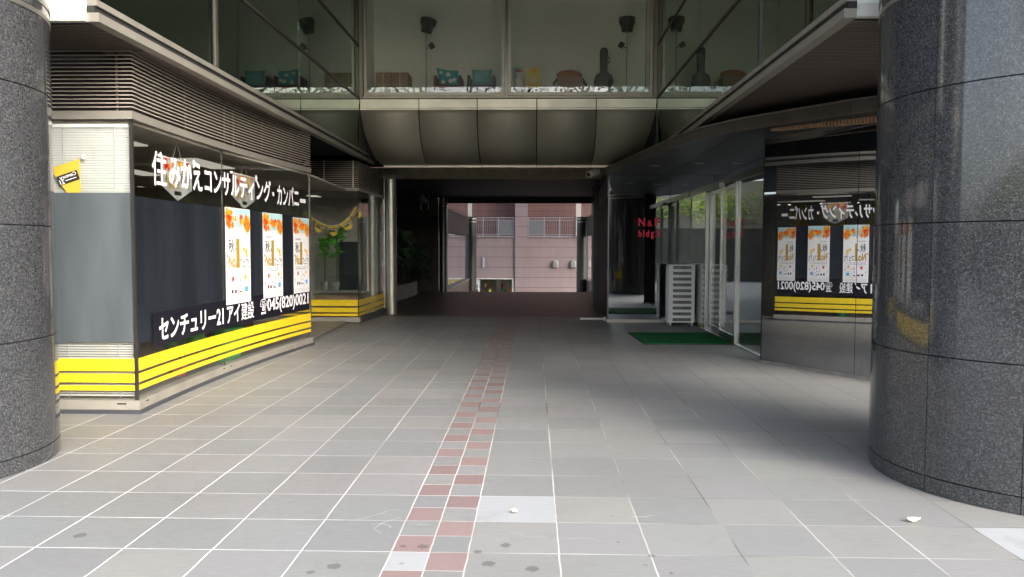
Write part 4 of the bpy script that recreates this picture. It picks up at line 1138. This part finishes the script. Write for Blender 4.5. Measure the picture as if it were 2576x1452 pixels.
# security camera under the soffit
t = thing("security_camera", (1.28, 16.4, 3.06), "boxy cream security camera under the curved soffit", "security camera")
m_ = MB(); c = Vector((1.20, 16.2, 2.955)); d = Vector((-.55, -.80, -.25)).normalized(); s = d.cross(Vector((0, 0, 1))).normalized(); u = s.cross(d)
m_.obox(c, d * .19, s * .055, u * .055); m_.build("housing", "camera_white", t, bevel=.008)
m_ = MB().obox(c + d * .1915, d * .001, s * .04, u * .04); m_.build("lens_window", "lamp_brown", t)
MB().tube([c + u * .05, c + u * .09 + Vector((.03, .03, 0)), Vector((1.26, 16.28, 3.07))], .015, 8).build("bracket", "camera_white", t)

# ------------------------------------------------------------------ dark passage
ps = thing("passage_ceiling", (-.5, 20, 3.05), "dark ceiling and beams over the passage", "ceiling")
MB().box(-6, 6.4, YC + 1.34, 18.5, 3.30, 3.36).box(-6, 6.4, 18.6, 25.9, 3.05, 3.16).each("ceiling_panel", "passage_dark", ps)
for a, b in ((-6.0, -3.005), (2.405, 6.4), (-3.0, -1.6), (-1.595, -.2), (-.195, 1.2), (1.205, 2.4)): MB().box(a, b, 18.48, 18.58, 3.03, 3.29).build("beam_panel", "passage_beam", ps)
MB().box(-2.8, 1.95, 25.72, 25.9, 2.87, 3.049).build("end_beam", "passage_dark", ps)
MB().tube([(-2.8, 25.70, 3.03), (1.95, 25.70, 3.03)], .018, 8).build("conduit", "steel_dark", ps)
t = thing("passage_wall", (-3.7, 25.7, 0), "black tiled wall behind the planter left of the passage", "wall")
MB().box(-6, -3.08, 25.7, 25.85, 0, 2.45).build("lower_wall", "passage_dark", t)
MB().box(-6, -3.08, 25.69, 25.85, 2.451, 3.2).box(-6.2, -6, 17.5, 25.85, 0, 3.2).build("tiled_wall", "wall_tile", t)
MB().box(-4.30, -4.0, 25.66, 25.69, .05, 2.2).build("door", "black_tile", t)
m_ = MB()
for x in (-3.62, -3.30): m_.tube([(x, 25.6, .3), (x, 25.6, 2.2)], .014, 6)
for k in range(7): m_.tube([(-3.62, 25.6, .45 + .28 * k), (-3.30, 25.6, .45 + .28 * k)], .012, 6)
m_.build("ladder", "steel_dark", t)
m_ = MB().tube([(-3.45, 24.2, 2.6), (-3.45, 24.2, 3.04)], .025, 8).tube([(-3.22, 24.2, 2.6), (-3.22, 24.2, 3.04)], .025, 8); m_.each("pipe", "steel_dark", t)
t = thing("passage_wall", (1.7, 20, 0), "black wall along the right side of the passage", "wall")
MB().hexa([(1.44, 15.52), (1.56, 15.52), (2.02, 25.85), (1.88, 25.85)], 0, 2.45).build("lower_wall", "passage_dark", t)
MB().hexa([(1.43, 15.52), (1.56, 15.52), (2.02, 25.85), (1.87, 25.85)], 2.451, 3.04).build("tiled_wall", "wall_tile", t)
t = thing("passage_post", (-2.92, 25.7, 0), "dark round post at the far left corner of the passage", "post")
MB().lathe(-2.9, 25.6, [(.14, 0), (.14, 3.04)], 28).build("shaft", "steel_dark", t, smooth=True)
for z in (2.75, 2.85, 2.95): MB().lathe(-2.9, 25.6, [(.145, z), (.15, z), (.15, z + .03), (.145, z + .03)], 28).build("band", "steel", t, smooth=True)
t = thing("globe_lamp", (-3.35, 24.1, 2.85), "unlit round globe lamp under the ceiling above the planter", "lamp")
MB().ball((-3.35, 24.1, 2.86), .12, .12, .12).build("globe", "globe_glass", t, smooth=True)
MB().lathe(-3.35, 24.1, [(.05, 2.96), (.05, 3.049)], 16).build("mount", "steel_dark", t)
pn = thing("planter", (-3.9, 22.5, 0), "low grey stone planter along the left wall of the passage", "planter")
pts = [(-3.78, 20.2), (-3.66, 20.9), (-3.60, 21.8), (-3.56, 23.2), (-3.58, 24.4), (-3.75, 24.95)]
m_ = MB()
for (ax, ay), (bx, by) in zip(pts, pts[1:]): m_.hexa([(ax - .12, ay), (ax, ay), (bx, by), (bx - .12, by)], 0, .40)
m_.build("stone_rim", "planter_stone", pn)
MB().hexa([(-5.9, 20.2)] + [(a - .121, b) for a, b in pts] + [(-5.9, 24.95)], .01, .33).build("soil", "earth", pn)
def palm(x, y, n, h, seed, label):
    rnd = random.Random(seed)
    t = thing("palm", (x, y, .33), label, "plant", "fan palms in the planter")
    for k in range(4):
        a = rnd.uniform(0, 6.28); r = rnd.uniform(.05, .25)
        MB().tube([(x + .05 * math.cos(a), y + .05 * math.sin(a), .33), (x + r * math.cos(a), y + r * math.sin(a), .33 + h * .55)], .014, 6).build("cane", "stem", t)
    l = MB()
    for k in range(n):
        a = rnd.uniform(0, 6.28); r = rnd.uniform(.02, .42); z = .33 + h * rnd.uniform(.45, 1.0)
        c = (x + r * math.cos(a), y + r * math.sin(a), z)
        for q in range(9):
            b = a + rnd.uniform(-1.3, 1.3)
            leaf_blade(l, c, (math.cos(b), math.sin(b), rnd.uniform(-.2, .8)), rnd.uniform(.22, .42), .016, rnd.uniform(.2, .7))
    l.build("fronds", "leaf_dark", t)
palm(-3.85, 21.4, 60, 1.55, 1, "bushy dark fan palm at the near end of the stone planter")
palm(-3.80, 22.7, 50, 1.3, 2, "shorter dark fan palm in the middle of the stone planter")
palm(-3.80, 24.0, 45, 1.0, 3, "lowest dark fan palm at the far end of the stone planter")

# ------------------------------------------------------------------ beyond the passage
for X, lab in ((-2.98, "covered walkway edge with dark fascia on the left beyond the passage"), (2.46, "covered walkway edge with dark fascia on the right beyond the passage")):
    s = -1 if X < 0 else 1
    t = thing("covered_walkway", (X, 31, -3), lab, "walkway", "covered walkways beyond the passage")
    a, b = sorted((X, X + s * .2)); MB().box(a, b, 26.0, 36.8, 1.97, 2.75).build("fascia", "passage_dark", t)
    a, b = sorted((X - s * .03, X + s * 3)); MB().box(a, b, 26.0, 37.2, 2.76, 2.86).build("roof", "steel_dark", t)
    a, b = sorted((X, X + s * .25)); MB().box(a, b, 26.0, 37.0, -3.0, -.06).build("parapet", "soffit_brown", t)
    MB().box(a - .03, b + .03, 26.0, 37.0, -.059, .0).build("coping", "planter_stone", t)
for X, lab in ((-2.93, "dark round column with silver bands left of the pink building view"), (2.28, "dark round column with silver bands right of the pink building view")):
    t = thing("banded_column", (X, 37.1, -3), lab, "column", "banded columns beyond the passage")
    MB().lathe(X, 37.1, [(.27, -3), (.27, 2.86)], 32).build("shaft", "black_tile", t, smooth=True)
    for z in (2.60, 2.74): MB().lathe(X, 37.1, [(.265, z), (.29, z), (.29, z + .05), (.265, z + .05)], 32).build("band", "steel", t, smooth=True)

pb = thing("pink_building", (0, 45, -3), "pink sided building with balconies and a ground floor shop beyond the passage", "building")
YP = 45.0
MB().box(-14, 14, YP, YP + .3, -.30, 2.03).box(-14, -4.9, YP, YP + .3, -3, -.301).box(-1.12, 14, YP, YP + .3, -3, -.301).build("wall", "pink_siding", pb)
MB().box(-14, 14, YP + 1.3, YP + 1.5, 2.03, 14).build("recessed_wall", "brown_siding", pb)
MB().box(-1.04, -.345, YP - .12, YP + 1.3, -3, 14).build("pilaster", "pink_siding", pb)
MB().box(-14, -1.045, YP - .06, YP + 1.3, 2.031, 2.09).box(-.34, 14, YP - .06, YP + 1.3, 2.031, 2.09).build("balcony_floor", "railing_grey", pb)
for a, b, posts, gl in ((-5.6, -1.06, (-4.55, -3.7, -2.85, -2.0, -1.11), ((-4.95, -4.55), (-1.97, -1.15))), (-.33, 5.0, (-.27, .60, 1.47, 2.32, 3.2, 4.1), ((-.22, .56), (3.25, 4.05)))):
    rl = MB().box(a, b, YP - .03, YP + .02, 3.10, 3.14).box(a, b, YP - .02, YP + .01, 2.97, 3.0).box(a, b, YP - .02, YP + .01, 2.16, 2.19)
    for x in posts: rl.box(x - .025, x + .025, YP - .035, YP + .02, 1.98, 3.099)
    x = a
    while x < b:
        if not any(g0 - .05 < x < g1 + .05 for g0, g1 in gl): rl.box(x - .008, x + .008, YP - .012, YP + .004, 2.191, 2.969)
        x += .125
    o = rl.build("railing", "railing_grey", pb)
    for g0, g1 in gl: MB().box(g0, g1, YP - .01, YP + .0, 2.20, 2.96).build("panel", "balcony_panel", o)
for x in (-4.0, -2.0, .6, 2.32): MB().box(x - .02, x + .02, YP - .05, YP - .001, 1.80, 1.84).build("drip_spout", "steel_dark", pb)
for x in (1.245, 2.25, 3.05):
    prof = [(-.15, .32), (-.15, .58)] + [(-.15 * math.cos(q * math.pi / 8), .58 + .15 * math.sin(q * math.pi / 8)) for q in range(1, 8)] + [(.15, .58), (.15, .32)]
    h = MB().xzprism([(x + a, b) for a, b in prof], YP - .2, YP - .001).build("vent_hood", "hood_metal", pb, bevel=.02)
    MB().box(x - .13, x + .13, YP - .19, YP - .01, .30, .319).build("mouth", "dark_void", h)
MB().box(-2.88, -2.75, YP - .1, YP - .001, .31, .87).build("wall_lamp", "wall_lamp_white", pb)
MB().box(-3.70, -3.48, YP - .25, YP - .03, 2.1, 14).box(2.38, 2.66, YP - .25, YP - .03, 2.1, 14).each("downpipe", "alu_pale", pb)
MB().box(-4.9, -1.12, YP - .1, YP + .05, -.36, -.301).build("shop_head", "alu_pale", pb)
MB().box(-3.55, -3.05, YP, YP + .1, -3, -.361).build("shop_jamb", "white_paint", pb)
MB().box(-1.2, -1.121, YP, YP + .1, -3, -.361).build("shop_jamb", "white_paint", pb)
m_ = MB()
for k in range(2):
    for j in range(2):
        for q in range(2): m_.box(-3.47 + .17 * k, -3.32 + .17 * k, YP - .012, YP - .002, -.86 - .27 * j - .27 * q * 0, -.64 - .27 * j)
m_.each("poster_board", "shop_sign_red", pb)
m_ = MB(); rnd = random.Random(2)
for k in range(12): x = rnd.uniform(-3.45, -3.17); z = rnd.uniform(-1.1, -.68); m_.box(x, x + .04, YP - .016, YP - .013, z, z + .05)
m_.build("poster_print", "white_paint", pb)
MB().box(-4.9, -1.1, YP + 3, YP + 3.1, -3, -.3).box(-4.9, -1.1, YP + .3, YP + 3, -.36, -.31).build("shop_back", "shop_wall", pb)
for k in range(3): MB().box(-4.6 + 1.2 * k, -3.8 + 1.2 * k, YP + 1.0, YP + 1.3, -.40, -.37).build("shop_light", "shop_glow", pb)
m_ = MB(); mats = ["card_yellow", "cream", "red_cap", "green_pot", "cardboard", "print_orange"]
for k in range(150):
    m_.mat(rnd.randrange(6)); x = rnd.uniform(-4.8, -1.2); z = -3 + .35 * rnd.randrange(0, 8); y = YP + rnd.uniform(.7, 2.4); w = rnd.uniform(.05, .14); h = rnd.uniform(.12, .3)
    m_.box(x, x + w, y, y + .12, z, z + h)
m_.build("shop_goods", mats, pb)
MB().box(-2.1, -1.85, YP + .02, YP + .06, -3, -.37).box(-1.52, -1.47, YP + .02, YP + .06, -3, -.37).box(-3.04, -2.98, YP + .02, YP + .06, -3, -.37).each("shop_door_frame", "steel_dark", pb)
MB().box(-4.85, -4.05, YP - .05, YP - .01, -.78, -.37).build("lit_sign", "shop_glow", pb)
m_ = MB(); put_text(m_, "フーズ", -4.60, -4.12, -.70, -.48, lambda s, z: (s, YP - .053, z), .03); m_.build("lit_sign_lettering", "cream", pb)

# ------------------------------------------------------------------ small things on the paving
def fallen_leaf(x, y, r, label, seed):
    rnd = random.Random(seed)
    pts = []
    for k in range(14):
        a = 2 * math.pi * k / 14; q = r * rnd.uniform(.65, 1.1)
        pts.append((x + q * math.cos(a), y + q * .7 * math.sin(a), .006 + .02 * rnd.random()))
    m_ = MB().add([(x, y, .028)] + pts, [(0, k + 1, (k + 1) % 14 + 1) for k in range(14)])
    o = m_.build("fallen_leaf", "dry_leaf"); o.location = (0, 0, 0)
    sm = o.modifiers.new("thick", 'SOLIDIFY'); sm.thickness = .002
    tag(o, label, "leaf")
fallen_leaf(2.02, 4.20, .035, "larger curled dry leaf on the paving near the right granite column", 2)
fallen_leaf(-.10, 4.27, .022, "small pale dry leaf lying on the bright white slab", 3)
t = MB().box(3.02, 3.10, 14.3, 14.4, .001, .03).build("door_wedge", "card_yellow", None, bevel=.005); tag(t, "small yellowish wedge on the floor at the foot of the drawer unit", "wedge")

# ------------------------------------------------------------------ across the street (seen in the panes and polished stone)
YW = -8.4
t = thing("retaining_wall", (0, YW, 0), "long grey concrete retaining wall across the road, reflected in the glass", "wall")
MB().box(-60, 60, YW - .4, YW, -.2, 2.4).build("wall", "concrete", t)
m_ = MB()
for x in range(-40, 41, 3): m_.box(x, x + .02, YW + .0005, YW + .004, -.1, 2.38)
m_.build("joint", "joint_dark", t)
t = thing("guard_rail", (0, -3.0, 0), "white street guard rail along the kerb, reflected in the glass", "railing")
for z in (.35, .70): MB().tube([(-30, -3.0, z), (-5.5, -3.0, z)], .03, 8).tube([(5.5, -3.0, z), (30, -3.0, z)], .03, 8).build("rail", "white_paint", t)
for x in list(range(-29, -5, 2)) + list(range(6, 30, 2)): MB().tube([(x, -3.0, -.16), (x, -3.0, .75)], .035, 8).build("post", "white_paint", t)
struct(MB().add([(-80, YW - .4, 2.35), (80, YW - .4, 2.35), (80, -24, 6.0), (-80, -24, 6.0), (80, -60, 9), (-80, -60, 9)], [(0, 1, 2, 3), (3, 2, 4, 5)]).build("hillside", "earth"))
def leaf_cloud(mb, rnd, c, rx, ry, rz, n, s, nm):
    for k in range(n):
        while True:
            p = Vector((rnd.uniform(-1, 1), rnd.uniform(-1, 1), rnd.uniform(-1, 1)))
            if .25 < p.length < 1: break
        q = Vector((c[0] + p.x * rx, c[1] + p.y * ry, c[2] + p.z * rz))
        a = Vector((rnd.gauss(0, 1), rnd.gauss(0, 1), rnd.gauss(0, .6))).normalized() * s * rnd.uniform(.6, 1.3)
        b = a.cross(Vector((rnd.gauss(0, 1), rnd.gauss(0, 1), rnd.gauss(0, 1)))).normalized() * s * .5
        mb.mat(rnd.randrange(nm)); mb.add([q - a, q + b, q + a, q - b], [(0, 1, 2, 3)])
rnd = random.Random(9)
m_ = MB()
for k in range(150):
    x = rnd.uniform(-32, 32); d = rnd.random()
    y = YW - .5 - d * 9; z = 2.4 + d * 2.2 + .2
    leaf_cloud(m_, rnd, (x, y, z), 1.1, .9, .75, 110, .10, 2)
o = m_.build("hillside_shrubs", ["leaf_hill", "leaf_lime"]); struct(o, "stuff")
o["label"] = "green shrubs covering the bank above the retaining wall"; o["category"] = "shrubs"
def street_tree(x, y, z, h, seed, dens, label):
    r = random.Random(seed)
    t = thing("broadleaf_tree", (x, y, z), label, "tree", "trees on the bank across the road")
    tr = MB().tube([(x, y, z - .3), (x + .1, y, z + h * .3), (x + r.uniform(-.3, .3), y + .1, z + h * .75)], .16, 8, .05)
    br = []
    for k in range(16):
        a = r.uniform(0, 6.28); zz = z + h * r.uniform(.3, .75); L = h * r.uniform(.2, .4)
        e = (x + L * math.cos(a), y + L * math.sin(a), zz + L * r.uniform(.3, .9)); br.append(e)
        tr.tube([(x + .05, y, zz), ((x + e[0]) / 2, (y + e[1]) / 2, (zz + e[2]) / 2 + .15), e], .045, 5, .012)
    tr.build("trunk", "stem", t)
    cr_ = MB()
    for e in br: leaf_cloud(cr_, r, e, h * .16, h * .16, h * .12, dens, .11, 2)
    cr_.build("crown", ["leaf_hill", "leaf_dark"], t)
for k, (x, y, h, d) in enumerate(((-11, -12.5, 8, 90), (-7.2, -14, 9, 40), (-3.5, -12, 7.5, 60), (-.5, -14.5, 9, 35), (2.6, -12.5, 8, 70), (5.6, -13, 8.5, 80), (9, -12, 8, 100), (13, -13, 9, 100), (-15, -13, 9, 90), (17.5, -13, 9, 90))):
    street_tree(x, y, 3.6, h, 20 + k, int(d * .65), "broadleaf tree on the bank across the road, only seen reflected")
